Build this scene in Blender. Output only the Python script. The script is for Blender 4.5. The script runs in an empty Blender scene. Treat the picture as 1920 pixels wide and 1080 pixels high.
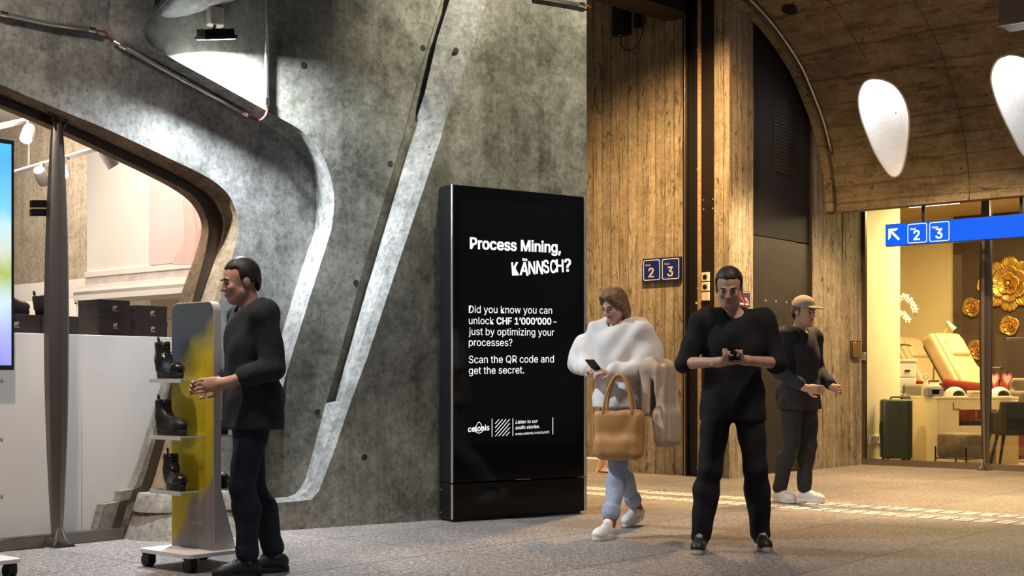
import bpy, bmesh, math, random
import numpy as np
from mathutils import Vector, Matrix, noise as mnoise
from mathutils.geometry import tessellate_polygon

random.seed(7)
SC = bpy.context.scene
COL = SC.collection

# ------------------------------------------------------------------ camera, world, exposure
FPX = 2487.0          # focal length in pixels of a 1920 wide frame
HOR = 713.0           # horizon row
EYE = 1.05
cam_data = bpy.data.cameras.new('camera')
cam_data.sensor_width = 36.0
cam_data.lens = FPX / 1920.0 * 36.0
cam_data.shift_y = (HOR - 540.0) / 1920.0
cam_data.clip_end = 200
cam = bpy.data.objects.new('camera', cam_data)
cam.location = (0, 0, EYE)
cam.rotation_euler = (math.pi / 2, 0, 0)
COL.objects.link(cam)
SC.camera = cam

world = bpy.data.worlds.new('night_station')
SC.world = world
world.use_nodes = True
world.node_tree.nodes['Background'].inputs[0].default_value = (0.80, 0.86, 1.0, 1)
world.node_tree.nodes['Background'].inputs[1].default_value = 0.15

vs = SC.view_settings
vs.view_transform = 'Standard'
vs.look = 'None'
vs.gamma = 1.0
vs.use_curve_mapping = False
vs.exposure = 0.12

# axes of the place: the arcade runs along AX, shops are square to it (BX); the sculpted wall runs along WX
AX = Vector((0.760, -0.650, 0)).normalized()
BX = Vector((0.650, 0.760, 0)).normalized()
WX = Vector((0.832, 0.555, 0)).normalized()
WN = Vector((0.555, -0.832, 0)).normalized()     # sculpted wall normal, to the viewer
RZ_A = math.atan2(AX.y, AX.x)
RZ_W = math.atan2(WX.y, WX.x)
UP = Vector((0, 0, 1))


def link_light(name, data, loc, target=None):
    o = bpy.data.objects.new(name, data)
    o.location = loc
    if target is not None:
        d = Vector(target) - Vector(loc)
        o.rotation_euler = d.to_track_quat('-Z', 'Y').to_euler()
    COL.objects.link(o)
    return o


def area(name, loc, target, size, power, color, size_y=None, spread=None):
    d = bpy.data.lights.new(name, 'AREA')
    d.energy = power
    d.color = color
    d.size = size
    if size_y:
        d.shape = 'RECTANGLE'
        d.size_y = size_y
    if spread:
        d.spread = math.radians(spread)
    return link_light(name, d, loc, target)


def spot(name, loc, target, power, color, angle, blend=0.3, radius=0.05):
    d = bpy.data.lights.new(name, 'SPOT')
    d.energy = power
    d.color = color
    d.spot_size = math.radians(angle)
    d.spot_blend = blend
    d.shadow_soft_size = radius
    return link_light(name, d, loc, target)


def point(name, loc, power, color, radius=0.1):
    d = bpy.data.lights.new(name, 'POINT')
    d.energy = power
    d.color = color
    d.shadow_soft_size = radius
    return link_light(name, d, loc)


WARM = (1.0, 0.60, 0.25)
# warm downlight of the passage between the sculpted wall and the board-marked wall
spot('passage_downlight', (1.45, 12.4, 5.15), (1.75, 13.6, 0.0), 4600, WARM, 134, 0.85, 0.12)
# warm lamp under the vaulted arcade, above the frame
spot('arcade_downlight', (3.8, 12.5, 4.9), (4.1, 13.6, 0.0), 1900, (1.0, 0.68, 0.36), 92, 0.35, 0.12)
# concourse lamps and an added floor spot, all above the frame
spot('overhead_spot', (-3.6, 4.0, 5.2), (-3.75, 7.9, 3.2), 950, (1.0, 0.88, 0.74), 36, 0.7, 0.3)
spot('overhead_spot', (2.0, 6.4, 5.6), (1.6, 8.4, 0.0), 560, (1.0, 0.82, 0.68), 62, 0.8, 0.3)
spot('shopfront_downlight', (-2.5, 6.3, 4.6), (-2.55, 7.5, 0.0), 460, (1.0, 0.80, 0.68), 52, 0.5, 0.08)
spot('overhead_spot', (-0.6, 5.4, 5.5), (-0.9, 7.9, 0.0), 300, (1.0, 0.90, 0.82), 42, 0.8, 0.3)  # unseen spot added to brighten the left floor
spot('wall_washer', (0.9, 8.3, 5.6), (0.1, 10.3, 3.9), 620, (1.0, 0.95, 0.74), 62, 0.8, 0.10)
# shop and salon area lights under the ceilings
area('shop_ceiling_light', (-3.75, 10.1, 3.80), (-3.75, 10.1, 0), 1.6, 135, (1.0, 0.84, 0.68))
area('shop_ceiling_light', (-5.0, 12.9, 3.75), (-5.2, 14.6, 2.0), 0.8, 80, (1.0, 0.84, 0.66))  # unseen light added to brighten the concrete wall inside the shop
area('salon_ceiling_light', (6.3, 17.3, 3.42), (6.3, 17.3, 0), 1.4, 190, (1.0, 0.74, 0.34))
area('salon_ceiling_light', (8.4, 16.6, 3.42), (8.4, 16.6, 0), 1.4, 90, (1.0, 0.76, 0.38))

# ------------------------------------------------------------------ pixel <-> place helpers


def ray_line(px, P, D):
    """(X, Y) where the vertical plane through P along D is seen at column px"""
    k = (px - 960.0) / FPX
    # P.x + t D.x = k (P.y + t D.y)
    t = (k * P[1] - P[0]) / (D[0] - k * D[1])
    return P[0] + t * D[0], P[1] + t * D[1]


def onp(px, py, P, D):
    x, y = ray_line(px, P, D)
    return Vector((x, y, EYE + (HOR - py) / FPX * y))


def at(px, py, Y):
    return Vector(((px - 960.0) / FPX * Y, Y, EYE + (HOR - py) / FPX * Y))


def onfloor(px, py, z=0.0):
    Y = (EYE - z) * FPX / (py - HOR)
    return Vector(((px - 960.0) / FPX * Y, Y, z))


# ------------------------------------------------------------------ objects


def tag(o, label=None, cat=None, group=None, kind=None):
    if label:
        o['label'] = label
    if cat:
        o['category'] = cat
    if group:
        o['group'] = group
    if kind:
        o['kind'] = kind
    return o


def thing(name, label, cat, loc=(0, 0, 0), rz=0.0, group=None, kind=None):
    o = bpy.data.objects.new(name, None)
    o.empty_display_size = 0.1
    o.location = loc
    o.rotation_euler = (0, 0, rz)
    COL.objects.link(o)
    return tag(o, label, cat, group, kind)


def copy_tree(o, parent=None):
    c = o.copy()
    COL.objects.link(c)
    if parent is not None:
        c.parent = parent
    for ch in list(o.children):
        copy_tree(ch, c)
    return c


class MB:
    def __init__(self):
        self.v = []
        self.f = []

    def add(self, verts, faces):
        n = len(self.v)
        self.v += [Vector(p) for p in verts]
        self.f += [tuple(i + n for i in f) for f in faces]
        return self

    def box(self, lo, hi, M=None):
        x0, y0, z0 = lo
        x1, y1, z1 = hi
        vs_ = [(x0, y0, z0), (x1, y0, z0), (x1, y1, z0), (x0, y1, z0), (x0, y0, z1), (x1, y0, z1), (x1, y1, z1), (x0, y1, z1)]
        if M is not None:
            vs_ = [M @ Vector(p) for p in vs_]
        return self.add(vs_, [(0, 3, 2, 1), (4, 5, 6, 7), (0, 1, 5, 4), (1, 2, 6, 5), (2, 3, 7, 6), (3, 0, 4, 7)])

    def hexa(self, bottom, top):
        return self.add(list(bottom) + list(top), [(3, 2, 1, 0), (4, 5, 6, 7), (0, 1, 5, 4), (1, 2, 6, 5), (2, 3, 7, 6), (3, 0, 4, 7)])

    def poly(self, pts):
        pts = [Vector(p) for p in pts]
        tris = tessellate_polygon([pts])
        return self.add(pts, tris)

    def prism(self, pts, off):
        """polygon pts extruded by the vector off, closed"""
        pts = [Vector(p) for p in pts]
        off = Vector(off)
        n = len(pts)
        tris = tessellate_polygon([pts])
        self.add(pts, tris)
        self.add([p + off for p in pts], [tuple(reversed(t)) for t in tris])
        self.add(pts + [p + off for p in pts], [(i, (i + 1) % n, n + (i + 1) % n, n + i) for i in range(n)])
        return self

    def loft(self, rows, closed=False):
        m = len(rows[0])
        vs_ = [p for r in rows for p in r]
        fs = []
        for i in range(len(rows) - 1):
            for j in range(m if closed else m - 1):
                k = (j + 1) % m
                fs.append((i * m + j, i * m + k, (i + 1) * m + k, (i + 1) * m + j))
        return self.add(vs_, fs)

    def tube(self, pts, r, seg=10, cap=True):
        pts = [Vector(p) for p in pts]
        rs = r if isinstance(r, (list, tuple)) else [r] * len(pts)
        rows = []
        prev = None
        for i, p in enumerate(pts):
            a = pts[max(i - 1, 0)]
            b = pts[min(i + 1, len(pts) - 1)]
            d = (b - a).normalized()
            if prev is None:
                u = d.cross(Vector((0, 0, 1)) if abs(d.z) < 0.9 else Vector((1, 0, 0))).normalized()
            else:
                u = (prev - d * prev.dot(d)).normalized()
            w = d.cross(u)
            prev = u
            rows.append([p + rs[i] * (math.cos(2 * math.pi * k / seg) * u + math.sin(2 * math.pi * k / seg) * w) for k in range(seg)])
        n0 = len(self.v)
        self.loft(rows, closed=True)
        if cap:
            m = len(rows)
            self.f.append(tuple(n0 + k for k in reversed(range(seg))))
            self.f.append(tuple(n0 + (m - 1) * seg + k for k in range(seg)))
        return self

    def lathe(self, prof, c=(0, 0, 0), seg=24, M=None):
        """prof: list of (r, z)"""
        c = Vector(c)
        rows = []
        for r, z in prof:
            row = [Vector((r * math.cos(2 * math.pi * k / seg), r * math.sin(2 * math.pi * k / seg), z)) for k in range(seg)]
            if M is not None:
                row = [M @ p for p in row]
            rows.append([c + p for p in row])
        n0 = len(self.v)
        self.loft(rows, closed=True)
        self.f.append(tuple(n0 + k for k in reversed(range(seg))))
        self.f.append(tuple(n0 + (len(rows) - 1) * seg + k for k in range(seg)))
        return self

    def ell(self, c, r, seg=16, rings=10, M=None):
        c = Vector(c)
        prof = []
        for i in range(rings + 1):
            t = math.pi * i / rings
            prof.append((max(1e-4, math.sin(t)), -math.cos(t)))
        rows = []
        for rr, z in prof:
            row = [Vector((rr * math.cos(2 * math.pi * k / seg) * r[0], rr * math.sin(2 * math.pi * k / seg) * r[1], z * r[2])) for k in range(seg)]
            if M is not None:
                row = [M @ p for p in row]
            rows.append([c + p for p in row])
        return self.loft(rows, closed=True)

    def build(self, name, m, parent=None, smooth=False, bevel=0.0, seg=2, fix=True):
        me = bpy.data.meshes.new(name)
        me.from_pydata([tuple(p) for p in self.v], [], self.f)
        if fix:
            bm = bmesh.new()
            bm.from_mesh(me)
            bmesh.ops.remove_doubles(bm, verts=bm.verts, dist=1e-5)
            bmesh.ops.recalc_face_normals(bm, faces=bm.faces)
            bm.to_mesh(me)
            bm.free()
        if smooth:
            me.polygons.foreach_set('use_smooth', [True] * len(me.polygons))
        if m is not None:
            me.materials.append(m)
        me.update()
        o = bpy.data.objects.new(name, me)
        COL.objects.link(o)
        if parent is not None:
            o.parent = parent
        if smooth == 'auto':
            me.set_sharp_from_angle(angle=math.radians(38))
        if bevel:
            b = o.modifiers.new('bevel', 'BEVEL')
            b.width = bevel
            b.segments = seg
            b.limit_method = 'ANGLE'
            b.angle_limit = math.radians(35)
            if not smooth:
                me.polygons.foreach_set('use_smooth', [True] * len(me.polygons))
                me.set_sharp_from_angle(angle=math.radians(30))
        return o


def rbox(name, lo, hi, m, parent=None, bevel=0.006, M=None):
    return MB().box(lo, hi, M).build(name, m, parent, bevel=bevel)


def smooth_curve(pts, sub=6):
    """Catmull-Rom through the given points (tuples of any size)"""
    P = [np.array(p, float) for p in pts]
    P = [2 * P[0] - P[1]] + P + [2 * P[-1] - P[-2]]
    out = []
    for i in range(1, len(P) - 2):
        p0, p1, p2, p3 = P[i - 1:i + 3]
        for k in range(sub):
            t = k / sub
            out.append(0.5 * ((2 * p1) + (-p0 + p2) * t + (2 * p0 - 5 * p1 + 4 * p2 - p3) * t * t + (-p0 + 3 * p1 - 3 * p2 + p3) * t ** 3))
    out.append(P[-2])
    return [tuple(float(x) for x in p) for p in out]


# ------------------------------------------------------------------ materials


class NT:
    def __init__(self, name):
        self.m = bpy.data.materials.new(name)
        self.m.use_nodes = True
        self.t = self.m.node_tree
        self.b = self.t.nodes['Principled BSDF']
        self.out = self.t.nodes['Material Output']

    def n(self, typ, **kw):
        x = self.t.nodes.new(typ)
        for k, v in kw.items():
            setattr(x, k, v)
        return x

    def l(self, a, b):
        self.t.links.new(a, b)

    def val(self, sock, v):
        if hasattr(v, 'is_linked') or hasattr(v, 'links'):
            self.l(v, sock)
        else:
            sock.default_value = v

    def math(self, op, a, b=0.0, c=None, clamp=False):
        x = self.n('ShaderNodeMath', operation=op, use_clamp=clamp)
        self.val(x.inputs[0], a)
        self.val(x.inputs[1], b)
        if c is not None:
            self.val(x.inputs[2], c)
        return x.outputs[0]

    def dot(self, vec, d):
        x = self.n('ShaderNodeVectorMath', operation='DOT_PRODUCT')
        self.l(vec, x.inputs[0])
        x.inputs[1].default_value = tuple(d)
        return x.outputs['Value']

    def scale(self, vec, s):
        x = self.n('ShaderNodeVectorMath', operation='MULTIPLY')
        self.l(vec, x.inputs[0])
        x.inputs[1].default_value = tuple(s)
        return x.outputs[0]

    def noise(self, vec, scale, detail=4.0, rough=0.55, dist=0.0):
        x = self.n('ShaderNodeTexNoise')
        self.l(vec, x.inputs['Vector'])
        x.inputs['Scale'].default_value = scale
        x.inputs['Detail'].default_value = detail
        x.inputs['Roughness'].default_value = rough
        x.inputs['Distortion'].default_value = dist
        return x.outputs['Fac']

    def ramp(self, fac, stops):
        x = self.n('ShaderNodeValToRGB')
        self.l(fac, x.inputs[0])
        e = x.color_ramp.elements
        while len(e) < len(stops):
            e.new(0.5)
        for i, (p, c) in enumerate(stops):
            e[i].position = p
            e[i].color = c if len(c) == 4 else (*c, 1)
        return x.outputs[0]

    def mix(self, fac, a, b, mode='MIX'):
        x = self.n('ShaderNodeMix', data_type='RGBA', blend_type=mode)
        self.val(x.inputs[0], fac)
        for s, v in ((x.inputs[6], a), (x.inputs[7], b)):
            if hasattr(v, 'links'):
                self.l(v, s)
            else:
                s.default_value = v if len(v) == 4 else (*v, 1)
        return x.outputs[2]

    def bump(self, h, strength=0.3, dist=0.01):
        x = self.n('ShaderNodeBump')
        x.inputs['Strength'].default_value = strength
        x.inputs['Distance'].default_value = dist
        self.l(h, x.inputs['Height'])
        self.l(x.outputs[0], self.b.inputs['Normal'])

    def pos(self):
        return self.n('ShaderNodeNewGeometry').outputs['Position']

    def obj(self):
        return self.n('ShaderNodeTexCoord').outputs['Object']


def plain(name, c, rough=0.5, metal=0.0, spec=0.5, var=0.06, scale=40.0, coat=0.0):
    k = NT(name)
    nz = k.noise(k.obj(), scale, 3)
    lo = tuple(max(0, x * (1 - var)) for x in c)
    hi = tuple(min(1, x * (1 + var)) for x in c)
    k.l(k.ramp(nz, [(0.3, lo), (0.7, hi)]), k.b.inputs['Base Color'])
    k.b.inputs['Roughness'].default_value = rough
    k.b.inputs['Metallic'].default_value = metal
    k.b.inputs['Specular IOR Level'].default_value = spec
    if coat:
        k.b.inputs['Coat Weight'].default_value = coat
    return k.m


def emis(name, c, s, base=(0, 0, 0)):
    k = NT(name)
    k.b.inputs['Base Color'].default_value = (*base, 1)
    k.b.inputs['Emission Color'].default_value = (*c, 1)
    k.b.inputs['Emission Strength'].default_value = s
    k.b.inputs['Roughness'].default_value = 0.4
    return k.m


def concrete(name, dark, light, stain=(0.085, 0.075, 0.05), pores=0.6, planks=None, grain=None, rough=0.85, bump=0.35, stain_amt=0.5, streaks=0.6, mottle=0.6, pore_scale=13.0, knots=0.59, seam_dark=0.78):
    """cast concrete; planks = (direction across the boards, board width), grain = scale vector that stretches the grain"""
    k = NT(name)
    p = k.pos()
    big = k.noise(p, 1.3, 7, 0.66, 0.4)
    mid = k.noise(p, 7.0, 9, 0.76)
    fine = k.noise(p, 26.0, 7, 0.80)
    s = k.math('ADD', k.math('MULTIPLY', big, 0.55), k.math('MULTIPLY', mid, 0.45))
    col = k.ramp(s, [(0.39, dark), (0.50, tuple((a + b) * 0.5 for a, b in zip(dark, light))), (0.61, light)])
    # rain streaks running down
    sv = k.noise(k.scale(p, (9, 9, 0.35)), 1.0, 7, 0.72)
    sm = k.ramp(sv, [(0.34, (0.62, 0.61, 0.58)), (0.50, (1, 1, 1)), (0.66, (1.18, 1.18, 1.16))])
    col = k.mix(streaks, col, sm, 'MULTIPLY')
    st = k.ramp(k.noise(k.scale(p, (1.6, 1.6, 0.5)), 1.3, 6, 0.66), [(0.50, (0, 0, 0)), (0.68, (1, 1, 1))])
    col = k.mix(k.math('MULTIPLY', st, stain_amt), col, stain)
    fm = k.ramp(fine, [(0.36, (0.30, 0.29, 0.27)), (0.48, (0.92, 0.92, 0.91)), (0.62, (1.32, 1.32, 1.32))])
    col = k.mix(mottle, col, fm, 'MULTIPLY')
    vor = k.n('ShaderNodeTexVoronoi')
    k.l(p, vor.inputs['Vector'])
    vor.inputs['Scale'].default_value = pore_scale
    sep = k.n('ShaderNodeSeparateColor')
    k.l(vor.outputs['Color'], sep.inputs[0])
    # only some cells hold a pore, of its own size
    size = k.math('MULTIPLY', k.math('SUBTRACT', sep.outputs[0], 0.62, clamp=True), 0.30)
    pore = k.math('LESS_THAN', vor.outputs['Distance'], size)
    col = k.mix(k.math('MULTIPLY', pore, pores), col, tuple(x * 0.3 for x in dark))
    height = k.math('SUBTRACT', k.math('ADD', k.math('MULTIPLY', mid, 0.6), k.math('MULTIPLY', fine, 0.25)), k.math('MULTIPLY', pore, 0.8))
    if planks:
        d, w = planks
        # the joints wander a little
        wob = k.math('MULTIPLY', k.math('SUBTRACT', k.noise(p, 1.3, 3), 0.5), w * 0.22)
        u = k.math('DIVIDE', k.math('ADD', k.dot(p, d), wob), w)
        cell = k.math('FLOOR', u)
        fr = k.math('FRACT', u)
        wn = k.n('ShaderNodeTexWhiteNoise', noise_dimensions='1D')
        k.l(cell, wn.inputs['W'])
        tone = k.math('ADD', k.math('MULTIPLY', wn.outputs['Value'], 0.20), 0.90)
        cmb = k.n('ShaderNodeCombineColor')
        for i in range(3):
            k.l(tone, cmb.inputs[i])
        col = k.mix(1.0, col, cmb.outputs[0], 'MULTIPLY')
        edge = k.math('MINIMUM', fr, k.math('SUBTRACT', 1.0, fr))
        off = k.math('MULTIPLY', wn.outputs['Value'], 7.0)
        cx = k.n('ShaderNodeCombineXYZ')
        for i in range(3):
            k.l(off, cx.inputs[i])
        va = k.n('ShaderNodeVectorMath', operation='ADD')
        k.l(k.scale(p, tuple(g * 0.10 for g in grain)), va.inputs[0])
        k.l(cx.outputs[0], va.inputs[1])
        brk = k.math('MULTIPLY', k.math('SUBTRACT', k.noise(va.outputs[0], 3.0, 5, 0.7), 0.37), 0.30)
        seam = k.math('LESS_THAN', edge, brk)
        col = k.mix(k.math('MULTIPLY', seam, seam_dark), col, tuple(x * 0.25 for x in dark))
        g = k.noise(k.scale(p, grain), 1.6, 6, 0.72)
        gm = k.ramp(g, [(0.36, (0.42, 0.38, 0.33)), (0.48, (0.96, 0.96, 0.96)), (0.64, (1.18, 1.18, 1.18))])
        col = k.mix(0.7, col, gm, 'MULTIPLY')
        # knots and torn spots of the boards
        kn = k.noise(k.scale(p, tuple(x * 0.55 + 2.2 for x in grain)), 1.15, 5, 0.70, 1.2)
        km = k.ramp(kn, [(knots, (0, 0, 0)), (knots + 0.035, (1, 1, 1))])
        col = k.mix(k.math('MULTIPLY', km, 0.8), col, tuple(x * 0.25 for x in dark))
        height = k.math('SUBTRACT', k.math('ADD', height, k.math('MULTIPLY', g, 0.5)), k.math('MULTIPLY', seam, 1.2))
    k.l(col, k.b.inputs['Base Color'])
    k.b.inputs['Roughness'].default_value = rough
    k.b.inputs['Specular IOR Level'].default_value = 0.25
    k.bump(height, bump, 0.012)
    return k.m


def glass(name, tint=(0.97, 0.99, 0.985), refl=1.0, ior=1.45):
    k = NT(name)
    k.t.nodes.remove(k.b)
    tr = k.n('ShaderNodeBsdfTransparent')
    tr.inputs[0].default_value = (*tint, 1)
    gl = k.n('ShaderNodeBsdfGlossy')
    gl.inputs['Roughness'].default_value = 0.01
    fr = k.n('ShaderNodeFresnel')
    fr.inputs[0].default_value = ior
    mx = k.n('ShaderNodeMixShader')
    k.l(k.math('MULTIPLY', fr.outputs[0], refl), mx.inputs[0])
    k.l(tr.outputs[0], mx.inputs[1])
    k.l(gl.outputs[0], mx.inputs[2])
    k.l(mx.outputs[0], k.out.inputs[0])
    return k.m


M = {}
M['concrete'] = concrete('smooth_concrete', (0.085, 0.082, 0.066), (0.335, 0.325, 0.275))
M['concrete_beam'] = concrete('beam_concrete', (0.12, 0.118, 0.110), (0.40, 0.395, 0.375), stain_amt=0.25, pores=0.8, streaks=0.35)
M['boards'] = concrete('board_marked_concrete', (0.21, 0.175, 0.125), (0.40, 0.345, 0.26), planks=(tuple(AX), 0.125), grain=(14, 14, 0.9), pores=0.7, stain=(0.15, 0.11, 0.065), stain_amt=0.35, streaks=0.3, mottle=0.45)
M['boards_side'] = concrete('board_marked_concrete_side', (0.21, 0.175, 0.125), (0.40, 0.345, 0.26), planks=(tuple(BX), 0.115), grain=(14, 14, 0.9), pores=0.6, stain=(0.15, 0.11, 0.065), stain_amt=0.35, streaks=0.3, mottle=0.45)
M['vault'] = concrete('vault_concrete', (0.15, 0.12, 0.08), (0.27, 0.225, 0.16), planks=((0.10, 0.12, 0.99), 0.20), grain=(1.1, 1.1, 9.0), pores=0.85, stain=(0.10, 0.075, 0.045), stain_amt=0.35, streaks=0.0, mottle=0.45, pore_scale=6.5, knots=0.62, seam_dark=0.40)
M['dark_concrete'] = plain('dark_slab', (0.09, 0.085, 0.08), 0.9)


def floor_mat():
    k = NT('granite_paving')
    p = k.pos()
    a = k.dot(p, AX)
    b = k.dot(p, BX)
    ua = k.math('DIVIDE', k.math('ADD', a, 4.53), 1.04)
    ub = k.math('DIVIDE', k.math('ADD', b, -4.40), 1.55)
    wn = k.n('ShaderNodeTexWhiteNoise', noise_dimensions='2D')
    cm = k.n('ShaderNodeCombineXYZ')
    k.l(k.math('FLOOR', ua), cm.inputs[0])
    k.l(k.math('FLOOR', ub), cm.inputs[1])
    k.l(cm.outputs[0], wn.inputs['Vector'])
    ea = k.math('PINGPONG', ua, 0.5)
    eb = k.math('PINGPONG', ub, 0.5)
    ja = k.math('LESS_THAN', ea, 0.0065)
    jb = k.math('LESS_THAN', eb, 0.0035)
    j = k.math('MAXIMUM', ja, jb)
    sp = k.noise(p, 75.0, 3, 0.85)
    sp2 = k.noise(p, 30.0, 4, 0.7)
    big = k.noise(p, 0.9, 5, 0.6)
    s = k.math('ADD', k.math('MULTIPLY', sp, 0.6), k.math('MULTIPLY', sp2, 0.4))
    col = k.ramp(s, [(0.38, (0.045, 0.041, 0.038)), (0.5, (0.23, 0.21, 0.195)), (0.62, (0.60, 0.56, 0.52))])
    dirt = k.ramp(big, [(0.36, (0.62, 0.60, 0.58)), (0.62, (1.05, 1.05, 1.05))])
    col = k.mix(0.7, col, dirt, 'MULTIPLY')
    tone = k.math('ADD', k.math('MULTIPLY', wn.outputs['Value'], 0.18), 0.90)
    cc = k.n('ShaderNodeCombineColor')
    for i in range(3):
        k.l(tone, cc.inputs[i])
    col = k.mix(1.0, col, cc.outputs[0], 'MULTIPLY')
    col = k.mix(k.math('MULTIPLY', j, 0.75), col, (0.04, 0.035, 0.03))
    k.l(col, k.b.inputs['Base Color'])
    k.l(k.math('ADD', k.math('MULTIPLY', sp2, 0.25), 0.45), k.b.inputs['Roughness'])
    k.b.inputs['Specular IOR Level'].default_value = 0.35
    k.bump(k.math('SUBTRACT', k.math('MULTIPLY', s, 0.4), j), 0.25, 0.004)
    return k.m


M['floor'] = floor_mat()
M['glass'] = glass('window_glass')
M['acrylic'] = glass('clear_acrylic', (0.93, 0.95, 0.96), 1.0, 1.6)
M['bronze'] = plain('bronze_metal', (0.10, 0.078, 0.058), 0.38, 0.8)
M['mullion'] = plain('mullion_metal', (0.22, 0.19, 0.165), 0.30, 0.85)
M['steel'] = plain('galvanised_steel', (0.62, 0.60, 0.57), 0.32, 0.9)
M['chrome'] = plain('chrome', (0.72, 0.71, 0.70), 0.15, 1.0)
M['black_metal'] = plain('black_metal', (0.012, 0.011, 0.011), 0.45, 0.3)
M['black_door'] = plain('black_door_panel', (0.011, 0.011, 0.013), 0.62, 0.0, 0.25)
M['brown_metal'] = plain('dark_brown_metal', (0.022, 0.016, 0.012), 0.42, 0.4)
M['black_gloss'] = plain('black_glass', (0.003, 0.003, 0.0035), 0.10, 0.0, 0.22, 0.0)
M['black_case'] = plain('black_case', (0.008, 0.008, 0.009), 0.35, 0.0, 0.4)
M['white_paint'] = plain('white_paint', (0.78, 0.76, 0.73), 0.45)
M['white_panel'] = plain('white_panel', (0.80, 0.73, 0.69), 0.25, 0.0, 0.5, 0.02, 3)
M['rubber'] = plain('black_rubber', (0.015, 0.015, 0.015), 0.7)
M['red_wire'] = plain('red_wire', (0.30, 0.05, 0.04), 0.5)
M['text_glow'] = emis('lit_white_lettering', (1, 1, 1), 1.1)
M['sign_blue_lit'] = emis('lit_blue_sign', (0.0, 0.125, 0.92), 0.95)
M['sign_blue_lit'].node_tree.nodes['Principled BSDF'].inputs['Specular IOR Level'].default_value = 0.1
M['sign_white_lit'] = emis('lit_white_sign_marks', (1, 1, 1), 1.25)
M['sign_blue'] = plain('blue_enamel', (0.010, 0.022, 0.16), 0.3)
M['sign_white'] = plain('white_enamel', (0.85, 0.83, 0.78), 0.4)
M['plaster_white'] = plain('white_plaster', (0.86, 0.86, 0.85), 0.9, 0, 0.2, 0.10, 60)

# ================================================================== STRUCTURE
# ---- floor
o = MB().box((-14, -3, -0.2), (18, 30, 0.0)).build('floor', M['floor'])
tag(o, 'grey speckled granite paving of the station concourse', 'floor', kind='structure')
o = MB().box((-14, 3.2, 6.6), (18, 30, 6.9)).build('ceiling', M['dark_concrete'])
tag(o, 'dark concrete slab high above the concourse', 'ceiling', kind='structure')

# ---- sculpted concrete wall (runs along WX)
P0 = Vector((-0.549, 9.966, 0))


def W(px, py, d=0.0):
    return onp(px, py, P0 + d * WN, WX)


DP = -0.17      # recessed field
# sloped rib: left edge, crease, right edge
S1 = [(862, -120), (843, 0), (820, 72), (796, 176), (779, 229), (770, 255), (691, 520), (648, 672), (627, 752)]
S2 = [(935, -120), (893, 0), (868, 72), (834, 176), (817, 224), (811, 255), (719, 520), (668, 672), (641, 752)]
S3 = [(955, -120), (912, 0), (892, 72), (854, 176), (835, 225), (828, 255), (738, 520), (688, 672), (658, 752)]
T1 = [(611, 756), (587, 847), (573, 898), (563, 916), (552, 927), (538, 932), (413, 939), (335, 943.4)]
T2 = [(640, 755), (606, 847), (588, 900), (577, 920), (566, 930), (545, 936.5), (413, 944), (335, 948.4)]
T3 = [(657, 755), (626, 847), (606, 900), (598, 921), (583, 937), (546, 941), (413, 949), (335, 953.3)]

wall = thing('wall_left', 'large smooth grey concrete wall behind the black display, with a sloping rib', 'wall', kind='structure')
# front field right of the rib and below the ledge
R = [W(*p) for p in S3 + T3]
sL = W(335, 953.3)
R += [Vector((sL.x, sL.y, 0.0))]
x, y = ray_line(1100, P0, WX)
R += [Vector((x, y, 0)), Vector((x, y, 6.6))]
top0 = W(955, -120)
R += [Vector((R[0].x, R[0].y, 6.6))]
R = [R[0]] + [R[-1]] + [R[-2]] + [R[-3]] + [R[-4]] + list(reversed(R[1:-4]))
MB().prism(R, -0.30 * WN).build('front_field', M['concrete'], wall)
# recessed field
E1p = [(300, -150), (291, 0), (275, 38), (271, 55), (277, 78), (313, 104), (402, 153), (504, 210), (556, 239), (580, 259), (602, 287), (616, 318), (625, 355), (626.7, 385), (623, 420), (618, 442), (594, 517), (544, 677), (521, 760), (487, 870), (479, 900), (471, 915), (461, 922.5), (413, 926), (330, 931)]
E2p = [(222, -150), (208, 0), (204, 38), (212, 60), (229, 84), (285, 115), (385, 170), (470, 217), (520, 247), (547, 268), (570, 295), (584, 322), (592, 356), (593, 385), (591, 420), (587, 442), (563, 513), (514, 675), (491, 757), (461, 868), (448, 895), (436, 909), (425, 916), (405, 921), (330, 926)]
E1s = smooth_curve(E1p, 5)
E2s = smooth_curve(E2p, 5)
GL = [(862, -120), (824, 12), (812, 53), (788, 130), (755, 258), (676, 520), (640, 655), (611, 756)]
Pp = [W(px, py, DP) for px, py in E1s]
body = list(Pp) + [W(px, py, DP) for px, py in reversed([(611, 756)] + T1[1:])]
body += [W(px, py, DP) for px, py in reversed(GL[:-1])]
body += [W(862, -330, DP), W(300, -330, DP)]
MB().poly(body).build('recessed_field', M['concrete'], wall)
# groove beside the rib
gr = MB()
gl0 = [W(px, py, DP) for px, py in GL]
gl1 = [W(px + 2, py, DP - 0.035) for px, py in GL]
gs1 = [W(px, py, DP - 0.035) for px, py in ((862 + 3, -120), (845, 0), (836, 53), (812, 130), (770, 255), (691, 520), (654, 655), (627, 753))]
gr.loft([gl0, gl1, gs1])
gr.add([gl1[-1], gs1[-1], W(627, 753, DP), gl0[-1]], [(0, 1, 2, 3)])
gr.build('groove', M['concrete'], wall)
rib = MB()
up = 0.11
rows = [[W(px, py, DP - 0.035 + (up if i < 4 else 0)) for i, (px, py) in enumerate(S1)],
        [W(px, py, -0.045 + (0.042 if i < 4 else 0)) for i, (px, py) in enumerate(S2)],
        [W(px, py, 0) for px, py in S3]]
rib.loft(rows)
rows = [[W(px, py, DP) for px, py in T1], [W(px, py, -0.045) for px, py in T2], [W(px, py, 0) for px, py in T3]]
rib.loft(rows)
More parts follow.
